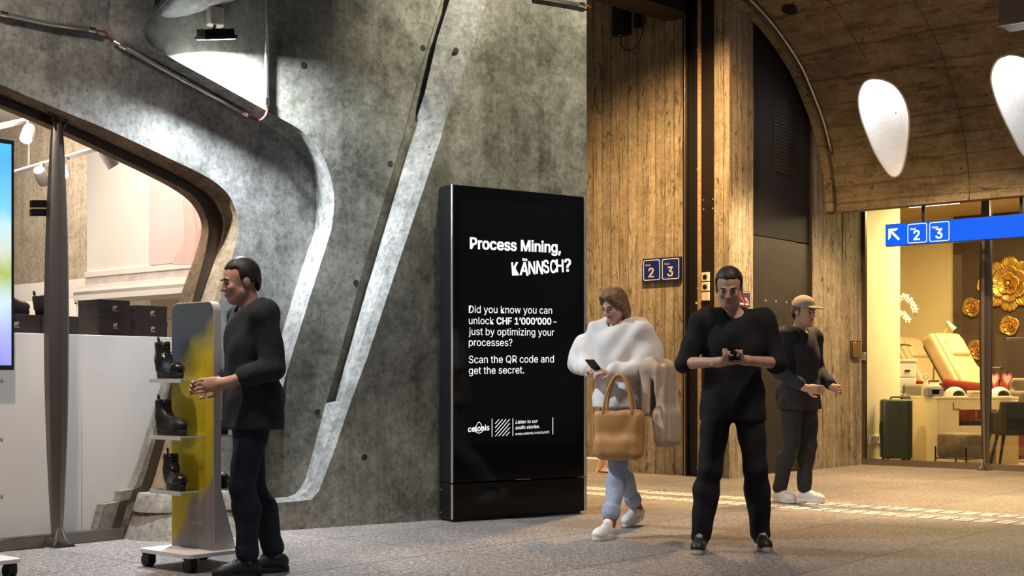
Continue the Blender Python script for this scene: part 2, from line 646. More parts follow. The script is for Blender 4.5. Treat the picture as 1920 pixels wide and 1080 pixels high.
rib.add([W(627, 752, DP - .035), W(641, 752, -0.045), W(640, 755, -0.045), W(611, 756, DP), W(658, 752), W(657, 755)], [(0, 1, 2, 3), (1, 4, 5, 2)])
rib.build('sloping_rib', M['concrete_beam'], wall)
# form-tie holes
for px, py, d in ((569, 123, DP), (731, 307, DP), (667, 530, DP), (595, 772, DP), (793, 90, DP), (683, 857, 0), (855, 95, 0)):
    c = W(px, py, d)
    Mx = Matrix.Rotation(RZ_W, 4, 'Z') @ Matrix.Rotation(math.pi / 2, 4, 'X')
    h = MB()
    h.lathe([(0.024, 0.002), (0.019, 0.004), (0.016, 0.0035), (0.004, 0.003)], c, 16, Mx)
    h.build('tie_hole', plain('hole_shade', (0.03, 0.029, 0.025), 0.9) if 'hole' not in M else M['hole'], wall, smooth=True)
    if 'hole' not in M:
        M['hole'] = bpy.data.materials['hole_shade']

# ---- shopfront portal (its face is parallel to the shop glass, along BX)
G0 = Vector((-3.15, 8.16, 0))
BN = Vector((0.760, -0.650, 0))       # shop front normal, to the viewer
PO = 0.17


def G(px, py, d=0.0):
    return onp(px, py, G0 + d * BN, BX)


def Eedge(px, py):
    a = W(px, py, DP)
    b = G(px, py, PO)
    Y = min(a.y, b.y - 0.20)
    # smooth hand-over between the two surfaces
    dd = (b.y - 0.20) - a.y
    if abs(dd) < 0.12:
        Y = a.y + (b.y - 0.20 - a.y) * 0.5 - abs(dd) * 0.5
    return at(px, py, Y)


portal = thing('wall_shopfront', 'curved grey concrete beam framing the shoe shop window at left', 'wall', kind='structure')
e1 = [Eedge(*p) for p in E1s]
e2 = [G(px, py, PO) for px, py in E2s]
emid = [(a * 0.5 + b * 0.5) + 0.012 * BN for a, b in zip(e1, e2)]
back = [W(px, py, DP) for px, py in E1s]
ret = MB().loft([back, e1])
ret.build('beam_ledge', M['concrete_beam'], portal)
MB().loft([e1, emid, e2]).build('beam_return', M['concrete_beam'], portal, smooth='auto')
I1p = [(-260, 50), (-120, 108), (0, 158), (98, 200), (200, 242), (320, 298), (390, 333), (424, 360), (440, 388), (446, 413), (444, 447), (434, 485), (408, 578), (374, 700), (346, 800), (322, 890), (312, 930)]
I2p = [(-260, 70), (-120, 128), (0, 178), (98, 219), (200, 266), (318, 323), (370, 352), (398, 375), (413, 400), (418, 422), (414, 447), (404, 480), (375, 564), (339, 700), (313, 806), (290, 888), (279, 918)]
Gp = [(-260, 84), (-120, 145), (0, 196), (92, 233), (200, 284), (320, 342), (356, 362), (376, 384), (387, 407), (391, 428), (389, 452), (380, 493), (361, 564), (325, 700), (299, 800), (275, 882), (265, 911)]
I1s, I2s, Gs = smooth_curve(I1p, 5), smooth_curve(I2p, 5), smooth_curve(Gp, 5)
i1 = [G(px, py, PO) for px, py in I1s]
face = list(e2) + [G(312, 930, PO)] + list(reversed(i1)) + [G(-260, -330, PO), G(222, -330, PO)]
MB().poly(face).build('beam_face', M['concrete_beam'], portal)
i1b = [G(px, py, PO - 0.02) for px, py in [(a * 0.7 + c * 0.3, b * 0.7 + d * 0.3) for (a, b), (c, d) in zip(I1s, I2s)]]
i2 = [G(px, py, 0.015) for px, py in I2s]
M['beam_soffit'] = concrete('rust_tinted_concrete', (0.16, 0.105, 0.06), (0.30, 0.21, 0.13), pores=0.4)  # brown cast of the shop's warm light put into the concrete colour
MB().loft([i1, i1b, i2, [p - 0.25 * BN for p in i2]]).build('window_reveal', M['beam_soffit'], portal, smooth='auto')
# lower right corner: ledge floor between portal foot and recess
led = MB()
led.loft([[W(px, py, DP) for px, py in ((330, 931), (413, 926))], [G(px, py, PO) for px, py in ((330, 926), (405, 921))]])
led.build('foot_ledge', M['concrete_beam'], portal)

# rounded branch that leaves the beam at the top, and the swollen underside above the floodlight
br = MB()
oc = [(292, -160), (292, 2), (296, 20), (303, 30), (318, 33), (336, 31.5), (352, 29), (369, 24), (385, 19), (402, 14), (425, 6), (442, 0), (480, -18), (560, -60), (640, -160)]
oc = smooth_curve(oc, 4)
f0 = [W(px, py, DP + 0.01) for px, py in oc]
f1 = []
for (px, py), p in zip(oc, f0):
    w = min(1.0, max(0.0, (600 - px) / 300.0))
    f1.append(p + WN * (0.10 + 0.22 * w) + Vector((0, 0, 0.06)))
f2 = [p + WN * 0.05 + Vector((0, 0, 0.30)) for p in f1]
mid = [a * 0.45 + b * 0.55 - Vector((0, 0, 0.02)) for a, b in zip(f0, f1)]
br.loft([f0, mid, f1, f2])
br.build('branch_underside', M['concrete_beam'], portal, smooth='auto')

# stepped concrete foot of the portal
ped = thing('wall_footing', 'stepped rounded concrete footing behind the shoe display', 'footing', kind='structure')
M['footing'] = concrete('footing_concrete', (0.19, 0.165, 0.135), (0.36, 0.325, 0.285), pores=0.9)


def tier(cx, cy, hw, hd, z0, z1, taper):
    rows = []
    for z, s in ((z0, 0.0), (z1 - 0.012, taper), (z1, taper + 0.012)):
        row = []
        for i in range(56):
            t = 2 * math.pi * i / 56
            c, s_ = math.cos(t), math.sin(t)
            ex = 0.84
            u = math.copysign(abs(c) ** ex, c) * (hw - s)
            v = math.copysign(abs(s_) ** ex, s_) * (hd - s)
            q = Vector((cx, cy, z)) + u * WX - v * WN
            row.append(q)
        rows.append(row)
    mb = MB().loft(rows, closed=True)
    mb.f.append(tuple(range(len(mb.v) - 56, len(mb.v))))
    return mb


tier(-2.20, 9.03, 0.43, 0.34, 0.0, 0.190, 0.07).build('lower_tier', M['footing'], ped, smooth='auto')
tier(-2.17, 9.02, 0.40, 0.25, 0.18, 0.300, 0.03).build('upper_tier', M['footing'], ped, smooth='auto')

# ---- shop window
win = thing('window_1', 'tall shoe shop window with slanted bronze frame', 'window', kind='structure')
fr = MB()
g0 = [G(px, py, 0.03) for px, py in Gs]
g1 = [G(px, py, -0.05) for px, py in Gs]
i2b = [G(px, py, 0.03) for px, py in I2s]
fr.loft([i2b, g0, g1])
# stepped lower right end of the frame
st_out = [(279, 918), (263, 927), (254, 939), (238, 948), (230, 975), (222, 1007)]
st_in = [(265, 911), (250, 919), (244, 935), (224, 941), (217, 965), (210, 988)]
a_ = [G(px, py, 0.03) for px, py in st_out]
b_ = [G(px, py, 0.03) for px, py in st_in]
c_ = [G(px, py, -0.05) for px, py in st_in]
fr.loft([a_, b_, c_])
fr.build('frame', M['bronze'], win)
# bottom rail
q0 = G(-260, 1062, 0.0)
q1 = G(226, 1009, 0.0)
rb = MB()
for d0, d1, z0, z1 in ((0.045, -0.04, 0.0, 0.075),):
    A_ = [Vector((q0.x, q0.y, z0)) + d0 * BN, Vector((q1.x, q1.y, z0)) + d0 * BN, Vector((q1.x, q1.y, z0)) + d1 * BN, Vector((q0.x, q0.y, z0)) + d1 * BN]
    rb.hexa(A_, [p + Vector((0, 0, z1 - z0)) for p in A_])
rb.build('bottom_rail', M['mullion'], win, bevel=0.004)
pane = [G(px, py, 0.0) for px, py in Gs] + [G(px, py, 0.0) for px, py in st_in] + [Vector((q0.x, q0.y, 0.075))]
MB().poly(pane).build('glass_pane', M['glass'], win)


def mullion(name, base, z_top, label, rz, parent=None):
    """spindle-shaped flat steel mullion: swollen at mid height, forked foot and head"""
    t = thing(name, label, 'mullion', base, rz, kind='structure')
    rows = []
    H = z_top
    for i in range(25):
        s = i / 24
        w = 0.030 + 0.040 * math.sin(math.pi * s) ** 0.8
        dpt = 0.030 + 0.055 * math.sin(math.pi * s) ** 0.8
        z = 0.06 + (H - 0.10) * s
        rows.append([Vector((x_ * w, y_ * dpt, z)) for x_, y_ in ((-1, -0.2), (-0.35, -0.75), (-0.28, -1.0), (0.28, -1.0), (0.35, -0.75), (1, -0.2), (1, 0.5), (-1, 0.5))])
    mb = MB().loft(rows, closed=True)
    n = len(mb.v)
    mb.f += [tuple(reversed(range(8))), tuple(range(n - 8, n))]
    mb.build('shaft', M['mullion'], t, smooth='auto')
    b = MB()
    b.hexa([(-0.07, -0.10, 0), (0.07, -0.10, 0), (0.07, 0.02, 0), (-0.07, 0.02, 0)], [(-0.06, -0.09, 0.014), (0.06, -0.09, 0.014), (0.06, 0.01, 0.014), (-0.06, 0.01, 0.014)])
    for sx in (-1, 1):
        b.tube([(sx * 0.055, -0.05, 0.01), (sx * 0.03, -0.04, 0.055), (sx * 0.012, -0.03, 0.12)], [0.010, 0.009, 0.006], 8)
    b.build('forked_foot', M['chrome'], t, smooth='auto')
    b = MB()
    b.tube([(-0.075, -0.03, H), (0.075, -0.03, H)], 0.014, 10)
    for sx in (-1, 1):
        b.tube([(sx * 0.06, -0.03, H), (sx * 0.045, -0.025, H - 0.05), (sx * 0.018, -0.015, H - 0.11)], [0.013, 0.010, 0.007], 8)
    b.build('forked_head', M['bronze'], t, smooth='auto')
    return t


mb_ = G(108, 1022, 0.06)
mt = mullion('window_mullion', (mb_.x, mb_.y, 0), G(107, 214, 0.06).z, 'spindle-shaped metal mullion of the shoe shop window', math.atan2(BX.y, BX.x))
pf = MB()
for pz in ((375, 389), (391, 405)):
    a = G(59, pz[0], 0.012)
    b = G(92, pz[1], 0.012)
    A_ = [G(59, pz[1], 0.012), G(92, pz[1], 0.012), G(92, pz[0], 0.012), G(59, pz[0], 0.012)]
    pf.prism(A_, -0.024 * BN)
pf.build('glass_clamp', M['black_metal'], win, bevel=0.002)

# ---- board-marked wall at the back of the passage
pl = onfloor(1277, 890)
bw = thing('wall_back', 'warm-lit board-marked concrete wall behind the woman in white', 'wall', kind='structure')
PLK = Vector((pl.x, pl.y, 0))
A_ = [PLK + 0.02 * AX, PLK - 4.5 * AX, PLK - 4.5 * AX + 0.35 * BX, PLK + 0.02 * AX + 0.35 * BX]
MB().hexa(A_, [p + Vector((0, 0, 6.6)) for p in A_]).build('board_face', M['boards'], bw)


def PK(px, py, d=0.0):
    return onp(px, py, PLK - d * BX, AX)


# ---- end wall under the arch and the pillar (along BX)
EW = Vector((3.51, 15.54, 0))


def E(px, py, d=0.0):
    return onp(px, py, EW + d * AX, BX)


ew = thing('wall_end', 'board-marked concrete end wall with pillar beside the black door', 'wall', kind='structure')
pc = E(1367.7, 897)
pc.z = 0
A_ = [pc, pc - 0.19 * AX, pc - 0.19 * AX + 0.9 * BX, pc + 0.9 * BX]
MB().hexa(A_, [p + Vector((0, 0, 6.6)) for p in A_])
dl = E(1412, 890)
dr = E(1523, 880)
co = E(1617, 871)
for q in (dl, dr, co):
    q.z = 0


def slab(p, q, thick, z0, z1, mat_, name, parent):
    n = -thick * AX
    A = [p, q, q + n, p + n]
    A = [Vector((v.x, v.y, z0)) for v in A]
    return MB().hexa(A, [Vector((v.x, v.y, z1)) for v in A]).build(name, mat_, parent)


slab(pc, dl, 0.19, 0, 6.6, M['boards_side'], 'pillar', ew)
# the pillar's face to the viewer has its own rougher board marks
A_ = [pc - 0.002 * BX - 0.004 * AX, pc - 0.186 * AX - 0.002 * BX, pc - 0.186 * AX + 0.004 * BX, pc - 0.004 * AX + 0.004 * BX]
MB().hexa(A_, [p + Vector((0, 0, 6.6)) for p in A_]).build('pillar_front', M['boards'], ew)
slab(dr, E(1578, 876) * 1.0, 0.22, 0, 6.6, M['boards_side'], 'board_wall', ew)
ej = E(1580.5, 876)
slab(Vector((ej.x, ej.y, 0)), co, 0.22, 0, 6.6, M['boards_side'], 'corner_pier', ew)
slab(dl + 0.0 * BX, dr, 0.30, 5.0, 6.6, M['boards_side'], 'wall_above_door', ew)

# ---- black door leaf filling the arch
door = thing('door_1', 'tall black metal door panel under the arch', 'door', kind='structure')
zs = E(1468, 449).z


def dslab(p, q, inset, thick, z0, z1, name, mat_, bev=0.004):
    n = AX
    A = [p - inset * n, q - inset * n, q - (inset + thick) * n, p - (inset + thick) * n]
    A = [Vector((v.x, v.y, z0)) for v in A]
    return MB().hexa(A, [Vector((v.x, v.y, z1)) for v in A]).build(name, mat_, door, bevel=bev)


e_ = 0.03
M['door_lower'] = plain('scuffed_black_door', (0.020, 0.017, 0.014), 0.5, 0.0, 0.4, 0.25, 8)
dslab(dl + e_ * BX, dr - 0.01 * BX, 0.03, 0.05, zs + 0.006, 5.0, 'upper_leaf', M['black_door'])
dslab(dl + e_ * BX, dr - 0.01 * BX, 0.03, 0.05, 0.02, zs - 0.006, 'lower_leaf', M['door_lower'])
dslab(dl + 0.001 * BX, dl + e_ * BX, 0.0, 0.08, 0.0, 5.0, 'jamb', M['black_metal'])
dslab(dr - 0.012 * BX, dr, -0.004, 0.08, 0.0, 5.0, 'jamb', M['brown_metal'])
# riveted kick plate and grille
for nm, (xa, xb, ya, yb), mm in (('riveted_plate', (1428, 1518, 558, 655), M['door_lower']), ('vent_grille', (1452, 1494, 180, 322), M['black_metal'])):
    c4 = [E(xa, yb, -0.026), E(xb, yb, -0.026), E(xb, ya, -0.026), E(xa, ya, -0.026)]
    zt, zb = c4[3].z, c4[0].z
    c4 = [Vector((c4[0].x, c4[0].y, zb)), Vector((c4[1].x, c4[1].y, zb)), Vector((c4[1].x, c4[1].y, zt)), Vector((c4[0].x, c4[0].y, zt))]
    o_ = MB().prism(c4, -0.006 * AX).build(nm, mm, door, bevel=0.002)
    if nm == 'riveted_plate':
        rv = MB()
        for i in range(5):
            for zz in (zt - 0.03, zb + 0.03):
                p = c4[0].lerp(c4[1], (i + 0.35) / 4.7)
                rv.ell((p.x, p.y, zz), (0.011, 0.011, 0.011), 8, 6)
        rv.build('rivet', M['steel'], o_, smooth=True)
    else:
        sl = MB()
        nsl = 22
        for i in range(nsl):
            zz = zb + (zt - zb) * (i + 0.5) / nsl
            a = Vector((c4[0].x, c4[0].y, zz))
            b = Vector((c4[1].x, c4[1].y, zz))
            sl.tube([a, b], 0.012, 6)
        sl.build('slats', M['brown_metal'], o_, smooth=True)

# ---- vault: profile in the (BX, z) plane of the end wall
RIM = [(1408, 0), (1439, 33), (1470, 74), (1501, 124), (1524.5, 179), (1544, 233), (1561, 307), (1568, 360), (1569, 397)]
AOFF = 0.10
prof = []
for px, py in RIM:
    p = E(px, py, AOFF)
    prof.append((p.dot(BX), p.z))
a_rim = (EW + AOFF * AX).dot(AX)
# continue over the crown towards the viewer
(b0, z0_), (b1, z1_) = prof[0], prof[1]
ang = math.atan2(z0_ - z1_, b1 - b0)
cur = [prof[0]]
bb, zz = prof[0]
for i in range(16):
    ang = max(ang - math.radians(3.4), -math.radians(15))
    bb -= 0.22 * math.cos(ang)
    zz += 0.22 * math.sin(ang)
    cur.append((bb, zz))
prof = list(reversed(cur[1:])) + prof
prof = smooth_curve(prof, 3)
prof_in = prof


def V3(a, b, z):
    return a * AX + b * BX + Vector((0, 0, z))


# outward normal of the vault (away from the room): +b and +z
def offs(pr, d):
    out = []
    for i, (b, z) in enumerate(pr):
        a = pr[max(i - 1, 0)]
        c = pr[min(i + 1, len(pr) - 1)]
        t = Vector((c[0] - a[0], c[1] - a[1])).normalized()
        n = Vector((-t.y, t.x))
        out.append((b + n.x * d, z + n.y * d))
    return out


vout = offs(prof, 0.22)
A0, A1 = a_rim, a_rim + 4.6
mbv = MB()
rows = []
na = 10
for i in range(na + 1):
    a = A0 + (A1 - A0) * i / na
    rows.append([V3(a, b, z) for b, z in prof] + [V3(a, b, z) for b, z in reversed(vout)])
mbv.loft(rows, closed=True)
n = len(rows[0])
mbv.add(rows[0], tessellate_polygon([rows[0]]))
mbv.add(rows[-1], tessellate_polygon([rows[-1]]))
vault_mesh = mbv.build('vault_shell', M['vault'])


def on_vault(px, py):
    """point of the vault's inner surface seen at a pixel, with its outward normal"""
    r = Vector(((px - 960) / FPX, 1.0, (HOR - py) / FPX))
    rb, rz_ = r.dot(BX), r.z
    best = None
    for i in range(len(prof) - 1):
        (b0, z0), (b1, z1) = prof[i], prof[i + 1]
        # t*(rb,rz) + (0,EYE) = p0 + s*(d)
        db, dz = b1 - b0, z1 - z0
        det = rb * (-dz) + db * rz_
        if abs(det) < 1e-9:
            continue
        cb, cz = b0, z0 - EYE
        t = (cb * (-dz) + db * cz) / det
        s = (rb * cz - rz_ * cb) / det
        if -1e-6 <= s <= 1 + 1e-6 and t > 0 and (best is None or t > best[0]):
            tt = Vector((db, dz)).normalized()
            nn = -tt.y * BX + Vector((0, 0, tt.x))
            best = (t, Vector((0, 0, EYE)) + t * r, nn)
    return best[1], best[2]


vroot = thing('ceiling_vault', 'brown board-marked concrete vault over the arcade', 'ceiling', kind='structure')
EGGS = [
    [(1636, 147), (1655, 149), (1676, 159), (1692, 178), (1702, 203), (1705, 232), (1702, 268), (1697, 300), (1690, 322), (1680, 331), (1668, 327), (1655, 310), (1640, 285), (1625, 250), (1614, 220), (1609, 190), (1612, 168), (1622, 152)],
    [(1893, 102), (1912, 105), (1934, 115), (1950, 134), (1960, 159), (1963, 190), (1960, 226), (1955, 260), (1949, 284), (1939, 294), (1927, 296), (1914, 284), (1897, 252), (1878, 214), (1865, 180), (1858, 150), (1861, 128), (1872, 110)],
]
cut = MB()
egg_data = []
for eg in EGGS:
    egs = smooth_curve(eg + [eg[0]], 3)[:-1]
    pts = [on_vault(*p) for p in egs]
    cpt = sum((p for p, n_ in pts), Vector()) / len(pts)
    nn = sum((n_ for p, n_ in pts), Vector()).normalized()
    egg_data.append((pts, cpt, nn))
    a = [p - 0.25 * nn for p, _ in pts]
    b = [p + 0.9 * nn for p, _ in pts]
    n = len(a)
    cut.prism(a, 1.15 * nn)
cutter = cut.build('cutter', None)
md = vault_mesh.modifiers.new('holes', 'BOOLEAN')
md.object = cutter
md.operation = 'DIFFERENCE'
md.solver = 'EXACT'
dg = bpy.context.evaluated_depsgraph_get()
me = bpy.data.meshes.new_from_object(vault_mesh.evaluated_get(dg))
vault_mesh.modifiers.clear()
vault_mesh.data = me
vault_mesh.parent = vroot
bpy.data.objects.remove(cutter)
me.materials.clear()
me.materials.append(M['vault'])

# skylight shells behind the egg-shaped openings
for i, (pts, cpt, nn) in enumerate(egg_data):
    s = thing('skylight', ('egg-shaped glowing skylight in the vault, the whole one over the sign', 'egg-shaped glowing skylight in the vault, cut by the right picture edge')[i], 'skylight', cpt, 0, 'egg-shaped skylights in the vault')
    P = [p - cpt for p, _ in pts]
    rows = []
    for k_, (sc_, dp) in enumerate(((0.995, -0.02), (0.985, 0.06), (0.965, 0.14), (0.88, 0.22), (0.68, 0.28), (0.35, 0.305), (0.02, 0.31))):
        rows.append([q * sc_ + nn * (dp + 0.02) for q in P])
    mb = MB().loft(rows, closed=True)
    mb.build('plaster_shell', M['plaster_white'], s, smooth=True)
    rim_ = MB().tube([q * 1.0 for q in P] + [P[0]], 0.012, 6, cap=False)
    rim_.build('rim', M['plaster_white'], s, smooth=True)
    lp = cpt + nn * 0.16 + Vector((0, 0, 0.20)) - 0.12 * BX
    point('skylight_lamp', lp, 3.2, (0.96, 0.98, 1.0), 0.05)

# arch rib between the vault and the end wall
inn = offs(prof, -0.10)
rr = MB()
a0, a1 = a_rim - AOFF + 0.004, a_rim + 0.0
rows = [[V3(a0, b, z) for b, z in vout], [V3(a0, b, z) for b, z in inn], [V3(a1, b, z) for b, z in inn], [V3(a1, b, z) for b, z in vout]]
rows = list(map(list, zip(*rows)))
rr.loft(rows, closed=True)
rr.add(rows[-1], [(0, 1, 2, 3)])
rr.build('arch_rib', M['vault'], vroot)
# cast seams across the vault
for px, py, zmin in ((1560, 10, on_vault(1633, 140)[0].z + 0.02), (1770, 120, 0.0)):
    p, _ = on_vault(px, py)
    a = p.dot(AX)
    sm = MB().tube([V3(a, b, z) for b, z in offs(prof, -0.004) if z > zmin], 0.013, 6)
    sm.build('seam', M['vault'], vroot, smooth=True)
# unlit round recess
p, nn = on_vault(1481, 15)
rq = nn.to_track_quat('Z', 'Y').to_matrix().to_4x4()
MB().lathe([(0.085, -0.03), (0.075, -0.032), (0.070, -0.01), (0.003, -0.008)], p, 24, rq).build('round_recess', M['black_metal'], vroot, smooth='auto')

# ================================================================== FIXED THINGS
# ---- text helper


FONT = None
try:
    FONT = bpy.data.fonts.load(bpy.utils.system_resource('DATAFILES') + '/fonts/Inter.woff2')
except Exception:
    FONT = None


def text_mesh(body, size=1.0, bold=0.0, shear=0.0):
    """flat letters as (vertices, faces); bold thickens the strokes by laying shifted copies over each other"""
    cu = bpy.data.curves.new('lettering', 'FONT')
    cu.body = body
    cu.size = size
    cu.shear = shear
    cu.resolution_u = 3
    if FONT is not None:
        cu.font = FONT
    ob = bpy.data.objects.new('lettering', cu)
    COL.objects.link(ob)
    dg_ = bpy.context.evaluated_depsgraph_get()
    me_ = bpy.data.meshes.new_from_object(ob.evaluated_get(dg_))
    v_ = [tuple(v.co) for v in me_.vertices]
    f_ = [tuple(p.vertices) for p in me_.polygons]
    bpy.data.objects.remove(ob)
    bpy.data.curves.remove(cu)
    bpy.data.meshes.remove(me_)
    if bold > 0.003:
        n = len(v_)
        V2, F2 = [], []
        for q, (dx, dy) in enumerate(((-1, -.6), (1, -.6), (-1, .6), (1, .6), (0, 0))):
            V2 += [(x + dx * bold, y + dy * bold, z) for x, y, z in v_]
            F2 += [tuple(i + n * q for i in f) for f in f_]
        v_, f_ = V2, F2
    return v_, f_


def put_text(mb, body, mp, p0, p1=None, bold=0.0, shear=0.0, size=None, squeeze=None):
    """set a line on a face: mp(u, v) -> 3D, p0 / p1 = (u, v) of its start and end on the baseline"""
    v_, f_ = text_mesh(body, 1.0, bold, shear)
    xs = [p[0] for p in v_]
    x0, w = min(xs), max(xs) - min(xs)
    s = size if size else (p1[0] - p0[0]) / w
    sx = (p1[0] - p0[0]) / w if p1 else s
    dv = (p1[1] - p0[1]) if p1 else 0.0
    mb.add([mp(p0[0] + (x - x0) * sx, p0[1] + y * s + dv * (x - x0) / w) for x, y, z in v_], f_)
    return s


def face_uv(P, D, d, nrm):
    """map (u along D from P, z) on a vertical face"""
    def mp(u, v):
        return P + u * D + d * nrm + Vector((0, 0, v))
    return mp


def uv_of(px, py, P, D):
    p = onp(px, py, P, D)
    return ((Vector((p.x, p.y, 0)) - P).dot(D), p.z)


def rrect(u0, v0, u1, v1, r, n=5):
    out = []
    for cx, cy, a in ((u1 - r, v1 - r, 0), (u0 + r, v1 - r, 90), (u0 + r, v0 + r, 180), (u1 - r, v0 + r, 270)):
        for i in range(n + 1):
            t = math.radians(a + 90 * i / n)
            out.append((cx + r * math.cos(t), cy + r * math.sin(t)))
    return out


def ring(mb, mp, outer, inner):
    n = len(outer)
    mb.add([mp(*p) for p in outer] + [mp(*p) for p in inner], [(i, (i + 1) % n, n + (i + 1) % n, n + i) for i in range(n)])


# ---- the black display column against the wall
KP = Vector((-0.446, 9.786, 0))
KW, KD, KH = 1.234, 0.198, 2.50
kiosk = thing('advertising_display', 'tall glossy black digital display column with white text, against the concrete wall', 'display', KP, RZ_W)


def kb(name, lo, hi, m, bev=0.004, parent=kiosk):
    return rbox(name, lo, hi, m, parent, bev)


kb('housing', (0.012, 0.012, 0.29), (KW - 0.012, KD, KH), M['black_case'])
kb('base', (0.012, 0.012, 0.02), (KW - 0.012, KD, 0.283), M['black_case'])
kb('plinth', (0.03, 0.03, 0.0), (KW - 0.03, KD - 0.01, 0.02), M['black_metal'], 0.0)
kb('front_glass', (0.016, 0.0, 0.293), (KW - 0.016, 0.012, KH - 0.005), M['black_gloss'], 0.003)
kb('base_front', (0.016, 0.0, 0.02), (KW - 0.016, 0.012, 0.281), M['black_gloss'], 0.003)
M['edge_alu'] = plain('aluminium_edge', (0.80, 0.79, 0.78), 0.28, 0.85)
for x_ in (0.0, KW - 0.014):
    kb('edge_trim', (x_, -0.002, 0.292), (x_ + 0.014, 0.012, KH - 0.004), M['edge_alu'], 0.002)
    kb('edge_trim', (x_, -0.002, 0.022), (x_ + 0.014, 0.012, 0.280), M['edge_alu'], 0.002)
for z_ in (0.23, 0.06):
    MB().lathe([(0.006, 0), (0.006, 0.004), (0.004, 0.006)], (-0.0, 0.17, z_), 10, Matrix.Translation((0.012, 0, 0)) @ Matrix.Rotation(-math.pi / 2, 4, 'Y')).build('side_screw', M['steel'], kiosk, smooth=True)


def kuv(px, py):
    return uv_of(px, py, KP, WX)


M['screen'] = emis('dark_screen', (0.0008, 0.0008, 0.001), 1.0, (0.004, 0.004, 0.005))
M['screen'].node_tree.nodes['Principled BSDF'].inputs['Roughness'].default_value = 0.10
M['screen'].node_tree.nodes['Principled BSDF'].inputs['Specular IOR Level'].default_value = 0.18
(u0, v1), (u1, v0) = kuv(863, 371), kuv(1081, 833)
u1, v1 = 1.147, 2.402
v0 = kuv(863, 838)[1]
sc_ = MB()
sc_.box((u0, -0.003, v0), (u1, 0.0, v1))
scr = sc_.build('screen', M['screen'], kiosk)


def kmp(u, v):
    return Vector((u, -0.0042, v))


tx = MB()


def kline(body, a, b, bold=0.0, shear=0.0, nm='lettering'):
    mb = MB()
    put_text(mb, body, kmp, kuv(*a), kuv(*b), bold, shear)
    return mb.build(nm, M['text_glow'], kiosk, fix=False)


kline('Process Mining,', (880.5, 466), (1051, 474), 0.026, 0, 'headline_lettering')
kline('Did you know you can', (878.5, 586.5), (1034.5, 588.5), 0.002)
kline('unlock', (878.5, 607.5), (925.5, 608), 0.002)
kline('CHF 1\u2019000\u2019000', (930.5, 608), (1033, 608.5), 0.020)
kline('\u2013', (1037, 608.5), (1043, 608.5), 0.002)
kline('just by optimizing your', (878.5, 628), (1038.5, 629.5), 0.002)
kline('processes?', (878.5, 648.5), (960, 649), 0.002)
kline('Scan the QR code and', (878.5, 681), (1038, 679.5), 0.002)
kline('get the secret.', (878.5, 701.5), (982, 700), 0.002)
kline('celonis', (877, 810), (917, 806.5), 0.014)
kline('Listen to our', (966, 794.5), (1008, 792.5), 0.004, 0.2)
kline('audio stories.', (966, 805), (1011, 802.5), 0.004, 0.2)
kline('www.celonis.com/zurich', (966, 816), (1029, 812), 0.0, 0.2)
# brush lettering: each letter tilted on its own
xs = [(958, 972, 8, 1.0), (972, 990, -6, 1.02), (989, 1003, 5, .98), (1003, 1017, -4, 1.0), (1017, 1029, 7, 1.0), (1029, 1042, -3, 1.0), (1041, 1056, 4, .98), (1056, 1070, 3, 1.0)]
for ch, (xa, xb, tilt, hh) in zip('K\u00c4NNSCH?', xs):
    v_, f_ = text_mesh(ch, 1.0, 0.022)
    cx = [p[0] for p in v_]
    w_ = max(cx) - min(cx)
    base = 516 - (xa - 958) * 0.075
    a, b = kuv(xa, base), kuv(xb, base)
    sx = (b[0] - a[0]) / w_ * 0.93
    sy = 0.190 * hh
    ct, st_ = math.cos(math.radians(tilt)), math.sin(math.radians(tilt))
    pts = []
    for x, y, z in v_:
        X, Y = (x - min(cx)) * sx, y * sy
        pts.append(kmp(a[0] + X * ct - Y * st_ * 0.6 + 0.008, a[1] + Y + X * st_ * 0.5))
    tx.add(pts, f_)
tx.build('brush_lettering', M['text_glow'], kiosk, fix=False)
tx = MB()
# separators, hatching and the loop round the mark
for x_ in (922, 961, 1036):
    a, b = kuv(x_, 819 - (x_ - 922) * 0.04), kuv(x_, 785 - (x_ - 922) * 0.02)
    tx.add([kmp(a[0] - 0.0025, a[1]), kmp(a[0] + 0.0025, a[1]), kmp(a[0] + 0.0025, b[1]), kmp(a[0] - 0.0025, b[1])], [(0, 1, 2, 3)])
ha, hb = kuv(928, 818), kuv(955, 786)
for q in range(-3, 5):
    # lines at 48 degrees clipped to the square
    w_, h_ = hb[0] - ha[0], hb[1] - ha[1]
    off = q * 0.25
    t0, t1 = max(0.0, -off), min(1.0, 1.0 - off)
    if t1 - t0 < 0.12:
        continue
    a = (ha[0] + w_ * t0, ha[1] + h_ * (t0 + off))
    b = (ha[0] + w_ * t1, ha[1] + h_ * (t1 + off))
    tx.add([kmp(a[0] - .004, a[1]), kmp(a[0] + .004, a[1]), kmp(b[0] + .004, b[1]), kmp(b[0] - .004, b[1])], [(0, 1, 2, 3)])
c = kuv(897.5, 804)
out_, in_ = [], []
for i in range(36):
    t = 2 * math.pi * i / 36
    r = 0.034 + 0.020 * max(0, math.sin(t)) ** 3
    rx = 0.040 - 0.012 * max(0, math.sin(t))
    p = Vector((math.cos(t) * rx, math.sin(t) * r))
    out_.append((c[0] + p.x, c[1] + p.y))
    q = p * 0.88
    in_.append((c[0] + q.x, c[1] + q.y))
ring(tx, kmp, out_, in_)
tx.build('footer_lettering', M['text_glow'], kiosk, fix=False)
mk = MB()
a, b = kuv(968, 899.5), kuv(996, 898)
for i in range(9):
    x_ = a[0] + (b[0] - a[0]) * i / 9
    mk.box((x_, -0.0015, a[1] - 0.002), (x_ + 0.009, 0.0, a[1] + 0.003))
mk.build('maker_mark', M['steel'], kiosk)

